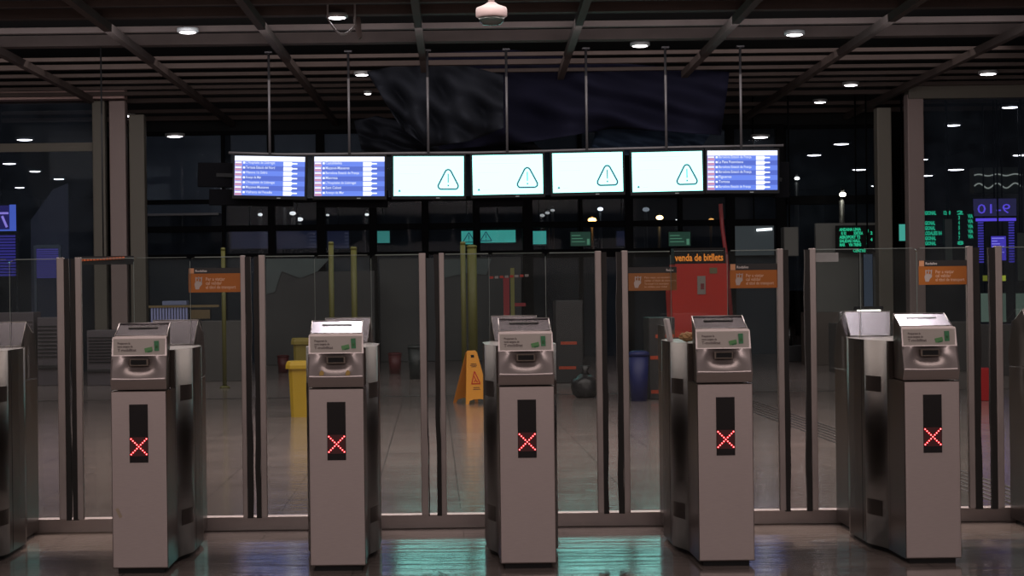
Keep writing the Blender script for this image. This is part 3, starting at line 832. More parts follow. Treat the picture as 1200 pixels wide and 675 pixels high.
t, w, h, f = panel('teal_panel', 441, 270, 457.5, 285.5, YB+1.6, teal_dd, 'dim teal display beyond the glazing left of the yellow posts', 'display screen')  # this and the next three: reflections in the glass, built as objects
t, w, h, f = panel('teal_panel', 540, 270, 555.5, 287, YB+1.6, teal_d, 'small dim teal display with triangle, left of the window post', 'display screen'); tri_on(t, w, h, .03)
t, w, h, f = panel('teal_panel', 562.5, 269, 605, 285, YB+1.6, teal_d, 'wide dim teal display with triangle right of the window post', 'display screen'); tri_on(t, w, h, -.23)
t, w, h, f = panel('teal_panel', 623, 270, 641, 287, YB+1.6, teal_d, 'small dim teal display right of the thick window post', 'display screen')
t, w, h, f = panel('teal_panel', 1053, 262, 1064, 283, YC+1.2, teal_d, 'teal lit panel between the two right columns', 'display screen')
blue_d = emis('dim_blue_reflection', (.010, .011, .028), .7)
for x0, x1, lb in ((270, 316, 'faint blue departure board beyond the glass, leftmost'), (324, 373, 'faint blue departure board beyond the glass, with white bars'), (383, 410, 'faint blue departure board beyond the glass, narrow one'), (722, 736, 'faint blue board strip left of the middle window post')):  # reflected boards, built as panels behind the pane
    t, w, h, f = panel('reflected_board', x0, 270, x1, 292 if x0 < 700 else 289, YB+1.6, blue_d, lb, 'display screen')
    m = MB()
    for k in range(5): m.box(w*.28, w*.44, -.003, 0, h*(.08+.18*k), h*(.16+.18*k))
    m.build('board_rows', emis('dim_board_white', (.22, .22, .34), .8 if x0 in (324, 722) else .15), t)
gsign = mat('reflected_sign_green', (.008, .045, .028), 0, .5, emit=(.003, .022, .014), es=1)
for x0, x1, lb in ((668, 693, 'dark green hanging sign left of the middle window post'), (783, 810, 'dark green hanging sign right of the middle window post')):  # sign reflections, built as hanging panels
    t, w, h, f = panel('reflected_sign', x0, 271, x1, 289, YB, gsign, lb, 'sign')
    m = MB()
    for k in range(3): m.box(-w*.42, w*.2-k*.04, -.003, 0, h*(.3+.2*k), h*(.35+.2*k))
    m.box(w*.30, w*.42, -.003, 0, h*.12, h*.5)
    m.build('sign_print', emis('green_sign_ink', (.05, .16, .10), 1), t)
# lit kiosk window with tube lamp, right of the middle
t, w, h, f = panel('shop_window', 861, 264, 908, 300, YB+1.0, emis('pale_window_light', (.022, .028, .031), 1), 'pale lit shop window beside the red machine', 'window')
MB().tube([(w*.05, -.03, h*.84), (w*.43, -.03, h*.87)], .022, emis('tube_light', (.85, .95, 1), 2.5), 8).build('tube_lamp', None, t)
# purple lit signs left
pu = emis('purple_blue_light', (.10, .075, .55), .75); pu2 = emis('blue_frame_light', (.10, .17, .75), .75); pu3 = emis('dark_purple_light', (.015, .010, .10), 1)
t, w, h, f = panel('purple_sign', -16, 240, 19, 273, 31.5, pu3, 'purple lit sign with blue border at the left edge of the photo', 'sign')
m = MB(); m.box(w/2-.11, w/2, -.01, .004, 0, h); m.box(-w/2, w/2, -.01, .004, 0, .06); m.build('lit_border', pu2, t)
m = MB(); m.bar((-.05, -.012, h*.70), (.13, -.012, h*.70), .035, .004, None, (0, 1, 0)); m.bar((.02, -.012, h*.6), (.10, -.012, h*.2), .04, .004, None, (0, 1, 0)); m.build('lit_sign_mark', emis('lilac_light', (.35, .25, .8), 1), t)
def slat_panel(x0, y0, x1, y1, Y, lb, m1, n, fm, cat='shutter'):
    a = at((x0+x1)/2, y1, Y); zt = at((x0+x1)/2, y0, Y).z; w = at(x1, y0, Y).x-at(x0, y0, Y).x; h = zt-a.z
    t = thing('slatted_shutter', lb, cat, (a.x, Y, 0))
    m = MB(); z0 = a.z
    for k in range(n): m.box(-w/2, w/2, 0, .02, z0+h*(k+.12)/n, z0+h*(k+.80)/n)
    m.build('slats', m1, t)
    f = MB(); f.box(-w/2-.04, -w/2, -.02, .06, 0, zt+.05); f.box(w/2, w/2+.04, -.02, .06, 0, zt+.05); f.box(-w/2, w/2, -.02, .06, zt, zt+.06); f.build('frame', fm, t)
    return t
slat_panel(-10, 275, 19, 324, 31.4, 'purple lit slatted shutter below the purple sign', pu3 if False else emis('shutter_purple', (.035, .025, .22), .9), 14, black)
slat_panel(43, 291, 69, 326, 30.9, 'violet slatted shutter in a pale frame left of the first pair of doors', emis('shutter_violet', (.06, .045, .22), .8), 14, mat('pale_frame', (.16, .17, .20), 0, .5))
# sloping grey panel in the left bay
a0 = at(36, 326, 33)
mb = MB(); pts = [Vector((at(36,326,33).x, 33, 0))-a0, Vector((at(80,326,33).x, 33, 0))-a0]+[at(x, y, 33)-a0 for x, y in ((79, 215), (62, 222), (36, 258))]
mb.prism([(v.x, v.z) for v in pts], 'y', 0, .1)
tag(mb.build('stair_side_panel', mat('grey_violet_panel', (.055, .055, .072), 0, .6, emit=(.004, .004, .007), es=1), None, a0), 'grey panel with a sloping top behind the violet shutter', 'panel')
# right bay: green letter boards
grn = emis('green_led_letters', (.02, .50, .26), .9)
def letter_board(x0, y0, x1, y1, Y, lines, lb):
    t, w, h, f = panel('letter_board', x0, y0, x1, y1, Y, black, lb, 'letter board', black)
    text_mesh([(s, -w/2+fx*w, h*fz, h*.15, w*fw) for (s, fx, fz, fw) in lines], grn, 'green_lettering', t, (0, -.012, 0), bold=.05)
letter_board(980, 264, 1029, 296, 32.6, [('ANDANA LINIA', .08, .80, .52), ('R1 R2', .12, .66, .12), ('SORTIDA', .42, .66, .22), ('AEROPORT T2', .08, .52, .5), ('SALIDAS HALL', .08, .38, .5), ('MAR', .08, .24, .13), ('VIA TRENS', .3, .24, .3), ('CENTRE', .4, .02, .3), ('1', .72, .74, .03), ('2', .82, .66, .05), ('3', .72, .5, .03), ('4', .82, .42, .05), ('5', .72, .3, .03)], 'black board with green luminous letters inside the right window')
rows = []
for k, wd in enumerate((.27, 0, .25, .25, .34, .26, .26)):
    if wd: rows += [(['REGIONAL', '', 'REGIONAL', 'REGIONAL', 'RODALIES R4', 'REGIONAL', 'REGIONAL'][k], .02 if k != 4 else .05, .89-.148*k, wd)]
    if k not in (1,): rows.append(('12:%d' % (10+k), .42, .89-.148*k, .13))
    rows.append((str(k+2), .70 if k not in (0, 6) else .68, .89-.148*k if k else .89, .03 if k not in (0, 6) else .12))
    if 0 < k < 6: rows.append(('VIA', .88, .89-.148*k+.04, .10))
letter_board(1079, 247, 1142, 287, 31.3, rows, 'black board with green luminous letters right of the pinkish right column')
# purple 9-10 sign (a mirrored reflection in the glass, built as an object)
vio = emis('violet_tube', (.16, .09, .95), .85)
t, w, h, f = panel('reflected_platform_sign', 1140, 232, 1192, 254, 32.4, emis('violet_reflection_face', (.022, .018, .06), 1), 'violet platform sign with mirrored digits 9-10 in the right bay', 'sign')
text_mesh([('9-10', w*.36, h*.18, h*.72, w*.74)], emis('violet_digits', (.13, .08, .75), 1), 'mirrored_digits', t, (0, -.01, 0), mirror=True)
def vframe(x0, y0, x1, y1, Y, lb):
    a = at((x0+x1)/2, y1, Y); zt = at((x0+x1)/2, y0, Y).z; w = at(x1, y0, Y).x-at(x0, y0, Y).x
    t = thing('light_frame', lb, 'light frame', (a.x, Y, 0))
    for s in (-1, 1):
        m = MB(); n = 16; z0 = a.z; hh = zt-z0
        for k in range(n): m.box(s*w/2-.045*1, s*w/2+.045, 0, .03, z0+hh*(k+.1)/n, z0+hh*(k+.7)/n)
        m.build('lit_upright', emis('violet_bars', (.065, .045, .42), .8), t)
    MB().box(-w/2-.08, w/2+.08, 0, .03, zt, zt+.05).build('lit_crossbar', vio, t)
    m = MB(); m.box(-w/2-.06, -w/2-.05, .03, .1, 0, zt); m.box(w/2+.05, w/2+.06, .03, .1, 0, zt); m.build('post', black, t)
    return t
vframe(1150, 259, 1186, 308, 31.8, 'violet lit frame with striped uprights below the mirrored digits')
t, w, h, f = panel('violet_screen', 1161, 276, 1180, 306, 31.2, emis('violet_screen_face', (.09, .055, .60), .8), 'violet screen with pale text lines at the right', 'display screen')
m = MB()
for k, q in enumerate((.9, .4, .6, .9, .75, .9)): m.box(-w*.42, -w*.42+w*.84*q, -.006, 0, h*(.88-.11*k), h*(.91-.11*k))
m.build('text_lines', emis('violet_text', (.35, .3, 1), 1), t)
mm = MB(); a, b = at(1152, 275, 31), at(1160, 330, 31)
# tall pale strip sign in right bay and wall-mounted objects
t, w, h, f = panel('pale_strip', 1107, 256, 1117, 306, 31, mat('pale_strip_face', (.17, .17, .12), 0, .6), 'pale upright strip in front of the green letter board', 'panel', black)
t, w, h, f = panel('pale_strip', 1192, 272, 1206, 330, 31, mat('pale_strip_face', (.17, .17, .12)), 'pale upright panel at the right edge of the photo', 'panel', black)
# grey canopy with two wavy light tubes
pa = at(1170, 226, 33.5); pb = at(1170, 196, 33.5); w = 56/F*33.5
t = thing('lit_canopy', 'grey green canopy with two wavy light lines at the upper right', 'canopy', (pa.x, 33.5, pa.z))
MB().box(-w/2, w/2, .02, .3, 0, pb.z-pa.z).build('panel', mat('canopy_grey', (.065, .070, .060), 0, .4, noise=.3, nscale=2), t)
for zz, am, lb in (((pb.z-pa.z)*.70, .015, 'upper'), ((pb.z-pa.z)*.28, .045, 'lower')):
    MB().tube([(-w/2+w*i/30, 0, zz+am*math.sin(i*.55)) for i in range(31)], .013, emis('wavy_tube', (.55, .56, .48), .42), 6).build('light_tube', None, t)

t, w, h, f = panel('air_conditioner', 919, 266, 936, 300, 32.4, mat('conditioner_grey', (.20, .20, .18), 0, .6), 'pale grey box unit in the top left corner of the grey partition', 'air conditioner', mat('conditioner_case', (.14, .14, .13), 0, .6), .3)
# ------------------------------------------------------------------ things on the hall floor
def zfloor(px, py): return at_z(px, py, 0).y
# yellow wet floor sign (folding A)
fy = mat('sign_yellow', (.80, .33, .025), 0, .45, noise=.08, nscale=8); fy2 = mat('sign_yellow_inner', (.62, .22, .02), 0, .5)
Yc = 20.2; pc = at(553, 472, Yc)
t = thing('wet_floor_sign', 'yellow folding wet floor sign standing between two pairs of doors', 'wet floor sign', (pc.x, Yc, 0), rot=(0, 0, math.radians(24)))
hgt = .575
def aboard(sgn, m, name):
    lean = .16; n = MB()
    outl = [(-.150, 0), (-.115, 0), (-.10, .035), (-.04, .05), (.04, .05), (.10, .035), (.115, 0), (.150, 0), (.062, hgt-.02), (.045, hgt), (-.045, hgt), (-.062, hgt-.02)]
    def Pt(x, z, off): return (x, sgn*(-lean*(1-z/hgt)-.004)+off*sgn, z)
    N = len(outl); vs = [Pt(x, z, -.006) for x, z in outl]+[Pt(x, z, .006) for x, z in outl]
    n.faces(vs, [tuple(range(N)), tuple(range(2*N-1, N-1, -1))]+[(i, (i+1) % N, (i+1) % N+N, i+N) for i in range(N)])
    bmesh.ops.triangulate(n.bm, faces=[f for f in n.bm.faces if len(f.verts) > 4])
    o = n.build(name, m, t)
    return o, Pt
fr_, Pt = aboard(1, fy, 'front_panel')
bk_, _ = aboard(-1, fy2, 'rear_panel')
def onp(poly, m, name, off=-.008):
    mb = MB(); N = len(poly); vs = [Pt(x, z, off) for x, z in poly]; mb.faces(vs, [tuple(range(N))]); return mb.build(name, m, fr_)
onp([(-.020, hgt-.075), (.020, hgt-.075), (.020, hgt-.045), (-.020, hgt-.045)], black, 'grip_hole')
ink = mat('sign_dark_ink', (.10, .03, .01), 0, .6); rink = mat('sign_red_ink', (.55, .02, .015), 0, .5)
m = MB()
for z, w in ((.43, .07), (.415, .085), (.40, .06)): m.faces([Pt(-w/2, z-.004, -.008), (Pt(w/2, z-.004, -.008)), Pt(w/2, z+.004, -.008), Pt(-w/2, z+.004, -.008)], [(0, 1, 2, 3)])
for z, w in ((.175, .075), (.155, .09)): m.faces([Pt(-w/2, z-.004, -.008), (Pt(w/2, z-.004, -.008)), Pt(w/2, z+.004, -.008), Pt(-w/2, z+.004, -.008)], [(0, 1, 2, 3)])
m.build('print', ink, fr_)
m = MB()
for a, b in (((-.052, .215), (.052, .215)), ((.052, .215), (0, .35)), ((0, .35), (-.052, .215)), ((-.012, .30), (.005, .25)), ((.005, .25), (.022, .23)), ((.005, .26), (-.02, .235))):
    A, B = Vector(Pt(*a, -.009)), Vector(Pt(*b, -.009)); m.bar(A, B, .011, .002, None, (0, 1, 0))
m.build('warning_triangle', rink, fr_)
MB().tube([(-.05, 0, hgt-.006), (.05, 0, hgt-.006)], .008, fy, 8).build('hinge', None, t)

# yellow bins
yb = mat('bin_yellow', (.50, .33, .018), 0, .5, noise=.1, nscale=4); yb2 = mat('bin_yellow_dull', (.25, .19, .03), 0, .6)
def yellow_bin(cx, ybase, ytop, wpx, m, lb, Y=None):
    Y = Y or zfloor(cx, ybase); p = at(cx, ybase, Y); h = at(cx, ytop, Y).z; w = wpx/F*Y/2; r = .04
    t = thing('waste_bin', lb, 'bin', (p.x, Y, 0))
    def ring(s, z): return [(x*s, y*s, z) for x, y in ((-w+r, -w), (w-r, -w), (w, -w+r), (w, w-r), (w-r, w), (-w+r, w), (-w, w-r), (-w, -w+r))]
    mb = MB(); R = [ring(.78, 0), ring(.90, h*.86), ring(.95, h*.9)]
    vs = sum(R, []); fs = [tuple(range(8)), tuple(range(16, 24))]
    for k in range(2):
        for i in range(8): fs.append((8*k+i, 8*k+(i+1) % 8, 8*k+8+(i+1) % 8, 8*k+8+i))
    mb.faces(vs, fs); mb.build('tub', m, t)
    mb = MB(); R = [ring(1.08, h*.87), ring(1.08, h*.93), ring(1.0, h)]; vs = sum(R, [])
    mb.faces(vs, [tuple(range(8)), tuple(range(16, 24))]+[(8*k+i, 8*k+(i+1) % 8, 8*k+8+(i+1) % 8, 8*k+8+i) for k in range(2) for i in range(8)])
    mb.build('lid', m, t)
yellow_bin(356, 488, 423, 36, yb, 'bright yellow bin standing left of the second whole gate')
yellow_bin(357, 452, 396, 27, yb2, 'dull yellow bin behind the bright yellow bin')

# yellow posts: see-through reflections, built as solid posts
ym = mat('reflection_olive_yellow', (.10, .095, .014), 0, .5)
for (px, ytop, w, Y, lb) in ((388.5, 283, 6, 24.2, 'yellow post left of the second gate top, left of two'), (415, 289, 7, 24.4, 'yellow post above the second gate, right of two'), (543, 283, 6, 24.2, 'yellow post behind the wet floor sign, left one'), (553.5, 287, 11, 24.5, 'broad yellow post behind the wet floor sign, right one'), (262, 290, 5, 24.2, 'thin yellow post above the left orange notice')):
    p = at(px, 340, Y); zt = at(px, ytop, Y).z; r = w/F*Y/2
    t = thing('reflected_post', lb, 'post', (p.x, Y, 0))
    MB().tube([(0, 0, .03), (0, 0, zt-.03)], r, ym, 12).build('tube', None, t)
    MB().lathe([(r*2.4, 0), (r*2.4, .015), (r*1.2, .03)], m=ym).build('foot', None, t)
    MB().lathe([(r*1.08, zt-.04), (r*1.08, zt-.01), (r*.6, zt)], m=ym).build('cap', None, t)

# red machine
rd = mat('machine_red', (.52, .018, .007), 0, .5, noise=.15, nscale=2)
Yr = 22.0; p = at(820, 340, Yr); zt = at(820, 309, Yr).z; w = 66/F*Yr/2
t = thing('red_machine', 'tall red machine with a grey card panel behind the fourth whole gate', 'machine', (p.x, Yr, 0))
MB().prism([(-w+.06, .0), (w-.02, 0), (w, zt*.9), (w, zt), (-w+.05, zt), (-w, zt*.78), (-w+.01, zt*.6)], 'y', 0, .55).build('cabinet', rd, t)
pl_ = MB().box(-.03, .07, -.012, 0, 1.18-.02, 1.43-.05, bev=.003).build('card_panel', mat('card_panel_grey', (.27, .24, .22), .2, .5), t)
MB().box(.01, .05, -.016, -.012, 1.22, 1.29).build('keypad', mat('keypad_red', (.20, .02, .03), 0, .4), pl_)
MB().box(.12, .21, -.01, 0, zt-.12, zt-.05).build('sticker', mat('sticker_olive', (.16, .14, .07), 0, .5), t)
hd = MB().box(-.30, w-.02, .02, .3, zt, zt+.19).build('header_board', black, t)
text_mesh([('venda de bitllets', -.29, zt+.035, .12, .58)], emis('amber_lettering', (1, .30, .03), .7), 'amber_lettering', hd, (0, .012, 0), bold=.02)
tag(MB().tube([(.12, 0, -at(851, 300, 25.3).z), (0, 0, 0), (-.05, 0, .4), (-.07, 0, .72)], .028, mat('strut_red', (.17, .012, .014), 0, .5), 10).build('red_strut', None, None, at(851, 300, 25.3)), 'dark red strut rising from the red machine to the displays', 'strut')
# crumpled paper and white card lying on the fourth gate
gp = Vector((GX[4], D0, .9655))
tag(MB().box(0, .014, 0, .12, 0, .105).build('white_card', mat('card_white', (.75, .70, .70), 0, .6), None, (GX[4]-.155, D0+.62, .9655), (0, -.16, 0)), 'upright white card standing on the gate by the red machine', 'card')
def crumple(name, r, loc, m, lb, cat, seed, sc=(1, 1, .5)):
    rnd = random.Random(seed); bm = bmesh.new(); bmesh.ops.create_icosphere(bm, subdivisions=3, radius=r)
    for v in bm.verts: v.co *= rnd.uniform(.75, 1.15); v.co = Vector((v.co.x*sc[0], v.co.y*sc[1], v.co.z*sc[2]))
    zmin = min(v.co.z for v in bm.verts)
    for v in bm.verts: v.co.z -= zmin
    mb = MB(); mb.bm.free(); mb.bm = bm
    return tag(mb.build(name, m, None, loc), lb, cat)
crumple('crumpled_paper', .045, (GX[4]-.085, D0+.50, .9652), mat('paper_tan', (.60, .36, .17), 0, .7), 'crumpled tan paper on top of the gate by the red machine', 'paper', 3, (1, .6, .5))

# dark bag, buckets, blue bin, kiosks in the dim hall
bagm = mat('bin_bag_black', (.02, .02, .022), 0, .35)
def bag(cx, yb_, r, lb, seed):
    Y = zfloor(cx, yb_); p = at(cx, yb_, Y)
    t = thing('refuse_bag', lb, 'bag', (p.x, Y, 0))
    rnd = random.Random(seed); bm = bmesh.new(); bmesh.ops.create_icosphere(bm, subdivisions=3, radius=r)
    for v in bm.verts: v.co *= rnd.uniform(.93, 1.07); v.co.z = v.co.z*.95
    zmin = min(v.co.z for v in bm.verts)*.8
    for v in bm.verts: v.co.z = max(v.co.z-zmin, 0)
    for f in bm.faces: f.smooth = True
    mb = MB(); mb.bm.free(); mb.bm = bm; mb.build('sack', bagm, t)
    top = max(v[2] for v in [(0, 0, r*1.65)])
    MB().lathe([(.06, top), (.03, top+.04), (.06, top+.1)], m=bagm, n=12).build('tied_neck', None, t)
bag(686, 466, .16, 'black refuse bag standing behind the doors left of the middle gap', 4)
def tapered_bin(cx, ybase, ytop, wpx, m, lb, name='waste_bin', cat='bin', band=None):
    Y = zfloor(cx, ybase); p = at(cx, ybase, Y); h = at(cx, ytop, Y).z; r = wpx/F*Y/2
    t = thing(name, lb, cat, (p.x, Y, 0))
    MB().lathe([(r*.8, 0), (r*.98, h*.9), (r*.9, h*.9)], m=m).build('tub', None, t)
    MB().lathe([(r*1.05, h*.9), (r*1.05, h*.96), (r*.7, h)], m=m).build('rim', None, t)
tapered_bin(749, 470, 411, 24, mat('bin_blue', (.012, .018, .11), 0, .5), 'dark blue bin behind the door with the pale orange notice')
tapered_bin(488, 444, 404, 20, mat('bucket_dark', (.012, .018, .018), 0, .4), 'dark green black bucket right of the second whole gate', 'bucket', 'bucket')
tapered_bin(463, 438, 413, 16, mat('bucket_red', (.08, .008, .010), 0, .5), 'red bucket between the second gate and the dark bucket', 'bucket', 'bucket')
tapered_bin(332, 437, 416, 14, mat('bucket_red', (.08, .008, .010)), 'red bucket left of the yellow bins', 'bucket', 'bucket')
def kiosk(x0, x1, ybase, ytop, m, lb, stripes, sm, depth=.5, Y=None):
    Y = Y or zfloor((x0+x1)/2, ybase); a = at(x0, ybase, Y); b = at(x1, ybase, Y); h = at((x0+x1)/2, ytop, Y).z; w = b.x-a.x
    t = thing('kiosk_cabinet', lb, 'cabinet', ((a.x+b.x)/2, Y, 0))
    MB().box(-w/2, w/2, 0, depth, 0, h, bev=.01).build('cabinet', m, t)
    for (y_, xa, xb) in stripes:
        z = at((x0+x1)/2, y_, Y).z
        MB().box(at(xa, y_, Y).x-(a.x+b.x)/2, at(xb, y_, Y).x-(a.x+b.x)/2, -.01, .0, z-.02, z+.02).build('stripe', sm, t)
    return t
ork = mat('stripe_orange', (.42, .055, .018), 0, .5)
dkc = mat('cabinet_dark', (.014, .015, .017), 0, .4)
kiosk(652, 684, 449, 352, dkc, 'dark cabinet with two orange stripes right of the middle gate', ((402, 657, 676), (431, 655, 675)), ork)
kiosk(761, 792, 468, 372, dkc, 'dark cabinet with three orange stripes left of the gate by the red machine', ((394, 768, 790), (419, 762, 790), (459, 763, 790)), ork)
kiosk(1146, 1168, 470, 432, mat('crate_red', (.30, .010, .012), 0, .5), 'red box standing in the gap of the rightmost pair of doors', (), ork, .3)
kiosk(916, 950, 424, 405, dkc, 'low black box in the gap behind the fifth pair of doors', (), ork, .3)
brw = mat('counter_brown', (.085, .066, .056), 0, .55, noise=.2, nscale=3)
kiosk(948, 984, 428, 366, brw, 'brown counter below the grey partition at the right', (), ork, .6)
kiosk(982, 1150, 436, 378, mat('counter_grey', (.05, .048, .047), 0, .55), 'long grey counter behind the rightmost whole gate', (), ork, .6)
kiosk(1160, 1250, 440, 380, mat('counter_grey', (.05, .048, .047)), 'grey counter at the right edge behind the last gate', (), ork, .6)
kiosk(446, 612, 425, 302, mat('hoarding_grey', (.050, .058, .060), 0, .5, noise=.3, nscale=1.5), 'grey site hoarding behind the yellow posts', (), ork, .1, Y=33.0)
kiosk(305, 440, 430, 318, mat('hoarding_dark', (.045, .048, .050), 0, .5, noise=.4, nscale=1.0), 'dark hoarding with pale top between the left doors and the yellow posts', (), ork, .1, Y=32.0)  # the pale top is a reflection in the glass, shaped as a patch below
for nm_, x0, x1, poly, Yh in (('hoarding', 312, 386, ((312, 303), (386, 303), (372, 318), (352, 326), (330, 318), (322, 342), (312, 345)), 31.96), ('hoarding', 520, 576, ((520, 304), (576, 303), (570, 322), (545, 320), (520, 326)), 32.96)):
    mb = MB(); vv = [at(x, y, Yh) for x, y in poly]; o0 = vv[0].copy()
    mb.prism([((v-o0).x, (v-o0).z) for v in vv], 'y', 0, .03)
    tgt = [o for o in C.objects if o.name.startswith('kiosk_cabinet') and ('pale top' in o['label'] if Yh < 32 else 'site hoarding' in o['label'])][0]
    mb.build('reflection_patch', mat('hoarding_reflection', (.13, .17, .17), 0, .6, noise=.4, nscale=2), tgt, o0-tgt.location)  # pale teal reflections in the glass, shaped as patches on the hoardings
# grey machines at left (ticket machines with louvres)
def louvre(x0, x1, ybase, ytop, m, lb, n=9):
    Y = zfloor((x0+x1)/2, ybase); a = at(x0, ybase, Y); b = at(x1, ybase, Y); h = at((x0+x1)/2, ytop, Y).z; w = b.x-a.x
    t = thing('louvred_cabinet', lb, 'cabinet', ((a.x+b.x)/2, Y, 0))
    MB().box(-w/2, w/2, .02, .5, 0, h, bev=.01).build('cabinet', m, t)
    mb = MB()
    for k in range(n): z = h*(.42+.5*k/n); mb.prism([(0, z), (.02, z+.012), (.02, z)], 'x', -w*.46, w*.46)
    mb.build('louvres', black, t)
    MB().box(-w/2, w/2, -.02, .02, h*.25, h*.30, bev=.005).build('bumper', mat('bumper_dark', (.02, .018, .02), 0, .4), t)
lm = mat('louvre_grey_violet', (.085, .072, .082), 0, .5)
louvre(102, 155, 452, 387, lm, 'grey violet louvred cabinet behind the leftmost whole gate')
louvre(44, 68, 452, 372, lm, 'grey violet louvred cabinet left of the first pair of door edges')
louvre(0, 40, 452, 366, lm, 'grey violet louvred cabinet behind the gate at the left edge')
kiosk(236, 284, 447, 376, mat('cabinet_grey_brown', (.050, .048, .045), 0, .5), 'grey brown cabinet below the left orange notice', (), ork, .5)
# striped blue white shutter stack + brown box sign
Y = 27.0; a = at(199, 378, Y); w = 44/F*Y; zt = at(199, 355, Y).z
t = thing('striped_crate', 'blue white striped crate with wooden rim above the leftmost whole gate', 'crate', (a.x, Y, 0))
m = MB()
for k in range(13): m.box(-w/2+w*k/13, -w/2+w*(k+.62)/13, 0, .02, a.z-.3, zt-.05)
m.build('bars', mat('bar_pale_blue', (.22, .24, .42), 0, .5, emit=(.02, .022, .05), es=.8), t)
MB().box(-w/2-.03, w/2+.45, -.02, .05, zt-.07, zt-.035).build('rim', mat('rim_wood', (.16, .11, .04), 0, .5), t)
MB().box(-w/2, w/2, .03, .45, 0, zt-.08).build('case', mat('case_dark', (.02, .02, .03), 0, .5), t)
MB().box(-w*.2, w*.45, .0, .3, zt-.035, zt+.03, bev=.01).build('pale_bundle', mat('bundle_blue', (.15, .18, .30), 0, .6), t)
t, w, h, f = panel('brown_sign', 222, 362, 247, 374.5, 24.6, mat('brown_sign_face', (.11, .075, .03), 0, .6), 'small brown box sign below the left orange notice', 'sign', None, .06, None, False)
MB().box(-.02, .02, .01, .05, -t.location.z, 0).build('leg', black, t)
# striped tape and street works seen through the glass
t = thing('site_barrier', 'red and white site barrier with a yellow post seen above the middle gate', 'barrier', (at(597, 340, 31).x, 31, 0))
c0 = at(597, 340, 31).x
m = MB(); z1 = at(597, 325, 31).z
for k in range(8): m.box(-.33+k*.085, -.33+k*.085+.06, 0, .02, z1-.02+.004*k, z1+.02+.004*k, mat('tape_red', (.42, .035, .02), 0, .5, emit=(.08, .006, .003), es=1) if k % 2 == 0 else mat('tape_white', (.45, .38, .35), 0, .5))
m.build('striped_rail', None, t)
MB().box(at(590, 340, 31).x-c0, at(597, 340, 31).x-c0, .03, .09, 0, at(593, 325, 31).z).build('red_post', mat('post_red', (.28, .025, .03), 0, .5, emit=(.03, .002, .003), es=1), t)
MB().box(at(598.5, 340, 31).x-c0, at(603, 340, 31).x-c0, .03, .08, 0, at(600, 314, 31).z).build('yellow_post', mat('post_yellow_green', (.30, .30, .08), 0, .5), t)
MB().box(at(603, 340, 31).x-c0, at(616, 340, 31).x-c0, .03, .08, at(610, 359, 31).z, at(610, 355, 31).z).build('red_crossbar', mat('post_red', (.28, .025, .03)), t)
# orange rope light along the top of the left cabinets
a = at(94, 305, 24); mb = MB(); b = at(147, 302, 24)-a
for k in range(14): 
    u = k/14; mb.box(b.x*u, b.x*(u+.045), 0, .02, b.z*u-.012, b.z*u+.014)
tag(mb.build('amber_ticker', emis('amber_ticker_light', (.75, .12, .02), .55), None, a), 'thin amber lettered ticker line right of the first pair of door edges', 'ticker')
# black housing the ticker is fixed to
mb = MB().box(-.05, b.x+.1, .021, .06, -.06, .05); o = mb.build('ticker_housing', black, bpy.data.objects['amber_ticker'])
MB().tube([(b.x*.5, .04, .05), (b.x*.5, .04, 4.5-a.z)], .01, black, 6).build('hanger', None, bpy.data.objects['amber_ticker'])
# bottle on the low black box
Y = zfloor(933, 424); pb_ = at(927, 405, Y)
tag(MB().lathe([(.045, 0), (.047, .16), (.04, .2), (.016, .25), (.015, .32)], m=mat('bottle_dark', (.012, .012, .012), 0, .15)).build('bottle', None, None, (pb_.x, Y+.12, at(933, 405, Y).z)), 'dark bottle standing on the low black box', 'bottle')
# yellow lit squares and pale door panels at far right
for x, lb in ((1154.5, 'small dim yellow lamp in the gap at the right'), (1176, 'small bright yellow lamp right of the rightmost door edge')):
    t, w, h, f = panel('yellow_lamp', x-3.5, 322, x+3.5, 330, 32.8, emis('yellow_lamp_%d' % x, (.55, .55, .05), .25 if x < 1160 else .8), lb, 'lamp')
for x0, x1, lb in ((1149, 1161, 'pale green lit panel in the gap of the rightmost doors'), (1173, 1180, 'narrow pale green lit panel right of the rightmost door edge'), (1190, 1204, 'pale green lit panel at the right edge')):
    t, w, h, f = panel('backlit_board', x0, 343, x1, 378, 33.2, emis('pale_green_panel', (.10, .13, .095), .8), lb, 'panel')
# upright lit blue strip between counters at right
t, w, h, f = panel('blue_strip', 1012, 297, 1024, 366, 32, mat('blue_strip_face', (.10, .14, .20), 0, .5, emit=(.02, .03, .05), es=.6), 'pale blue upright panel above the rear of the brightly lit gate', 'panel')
# small lamp glowing on the counter behind gate 5
Yk = zfloor(1066, 436)+.2; p = at(1019, 368, Yk); zk = at(1066, 378, zfloor(1066, 436)).z
t = thing('counter_lamp', 'glaring white lamp just above the brightly lit gate', 'lamp', (p.x, Yk, zk+.001))
MB().box(-.16, .16, -.02, .1, p.z-.02-zk, p.z+.06-zk, bev=.01).build('glowing_head', emis('counter_lamp_light', (1, .98, .86), 4), t)
MB().box(-.2, .2, -.01, .14, p.z+.06-zk, p.z+.11-zk, bev=.01).build('shade', black, t)
MB().box(-.03, .03, .02, .08, 0, p.z-.02-zk).build('stand', black, t)

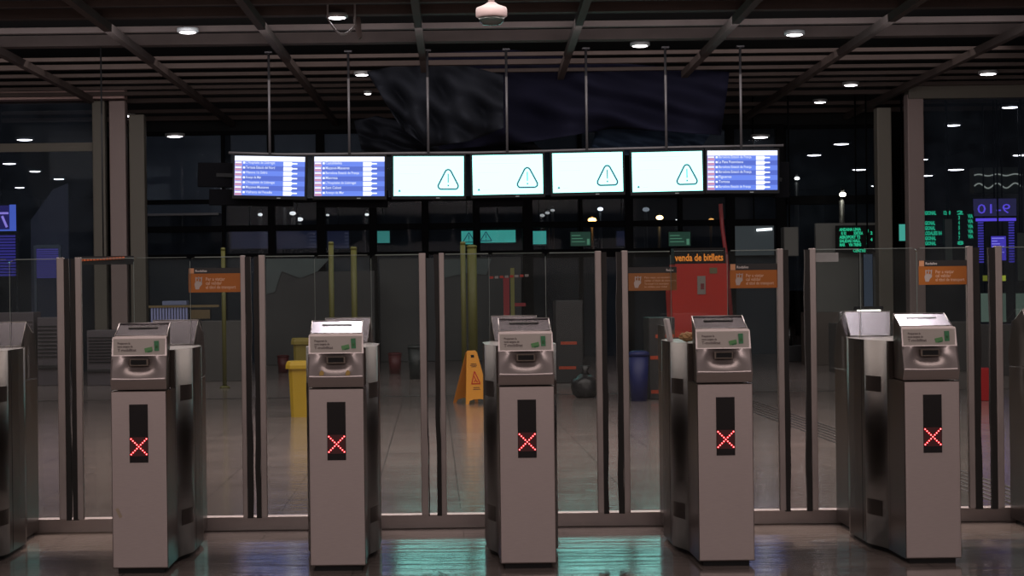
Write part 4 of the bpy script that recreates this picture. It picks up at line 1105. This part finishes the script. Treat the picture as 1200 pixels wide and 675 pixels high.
# ------------------------------------------------------------------ light
def area(name, loc, target, sx, sy, power, col):
    l = bpy.data.lights.new(name, 'AREA'); l.shape = 'RECTANGLE'; l.size = sx; l.size_y = sy; l.energy = power; l.color = col
    o = bpy.data.objects.new(name, l); C.objects.link(o); o.location = loc
    d = Vector(target)-Vector(loc); o.rotation_euler = d.to_track_quat('-Z', 'Y').to_euler(); return o
def spot(name, loc, target, power, ang, blend, col, r=.06):
    l = bpy.data.lights.new(name, 'SPOT'); l.energy = power; l.spot_size = math.radians(ang); l.spot_blend = blend; l.color = col; l.shadow_soft_size = r
    o = bpy.data.objects.new(name, l); C.objects.link(o); o.location = loc
    d = Vector(target)-Vector(loc); o.rotation_euler = d.to_track_quat('-Z', 'Y').to_euler(); return o
area('fill_light_behind', (0, -3.0, 3.5), (.3, 8.5, 1.6), 16, 3.2, 340, (1, .83, .79))  # unseen fill behind the camera, added to light the gate fronts
area('fill_light_gates', (.5, 13.9, 4.3), (.5, 12.0, 0), 9, 1.6, 420, (1, .82, .76))  # unseen fill, added to brighten the floor behind the doors
area('fill_light_front', (.5, 7.2, 4.3), (.5, 8.6, 0), 9, .8, 38, (1, .82, .76))  # unseen overhead fill, added for the floor in front of the doors
area('ceiling_light_hall', (0, 17, 4.35), (0, 17, 0), 14, 4, 330, (1, .88, .84))
area('ceiling_light_far', (0, 25, 4.3), (0, 28, 0), 16, 6, 200, (1, .90, .87))
area('fill_light_wall', (0, 22, 4.2), (0, 34.5, 2.2), 16, 1.0, 100, (.95, .95, 1))  # unseen fill, added to lift the dark far facade
spot('downlight_beam_right_rear', (2.95, 11.15, 4.3), (2.17, 8.15, 1.05), 210, 10, .8, (1, .92, .94))
spot('downlight_beam_right_front', (2.2, 6.4, 4.3), (2.15, 9.2, 1.0), 150, 14, .8, (1, .92, .94))
spot('downlight_beam_left', (-.59, 11.1, 4.3), (-.43, 8.15, 1.05), 26, 8, .8, (1, .92, .94))
for x, y in ((-1.75, 9.0), (1.72, 8.95), (2.72, 8.9)):
    spot('downlight_floor_beam', (x, y+.2, 4.3), (x, y, 0), 260, 13, .5, (1, .80, .62))
w = bpy.data.worlds.new('night'); bpy.context.scene.world = w; w.use_nodes = True
w.node_tree.nodes['Background'].inputs[0].default_value = (.30, .36, .5, 1); w.node_tree.nodes['Background'].inputs[1].default_value = .01

# ------------------------------------------------------------------ camera
cam = bpy.data.cameras.new('camera'); co = bpy.data.objects.new('camera', cam); C.objects.link(co)
cam.sensor_width = 36; cam.sensor_fit = 'HORIZONTAL'; cam.lens = 36*F/1200
cam.shift_x = (600-CX)/1200; cam.shift_y = (CY-337.5)/1200
cam.clip_end = 300
co.matrix_world = Matrix.Translation((0, 0, H)) @ Matrix.Rotation(math.pi/2, 4, 'X') @ Matrix.Rotation(-TH, 4, 'Z')
S = bpy.context.scene; S.camera = co
S.view_settings.view_transform = 'Standard'; S.view_settings.look = 'None'; S.view_settings.exposure = 0; S.view_settings.gamma = 1
S.view_settings.use_curve_mapping = False
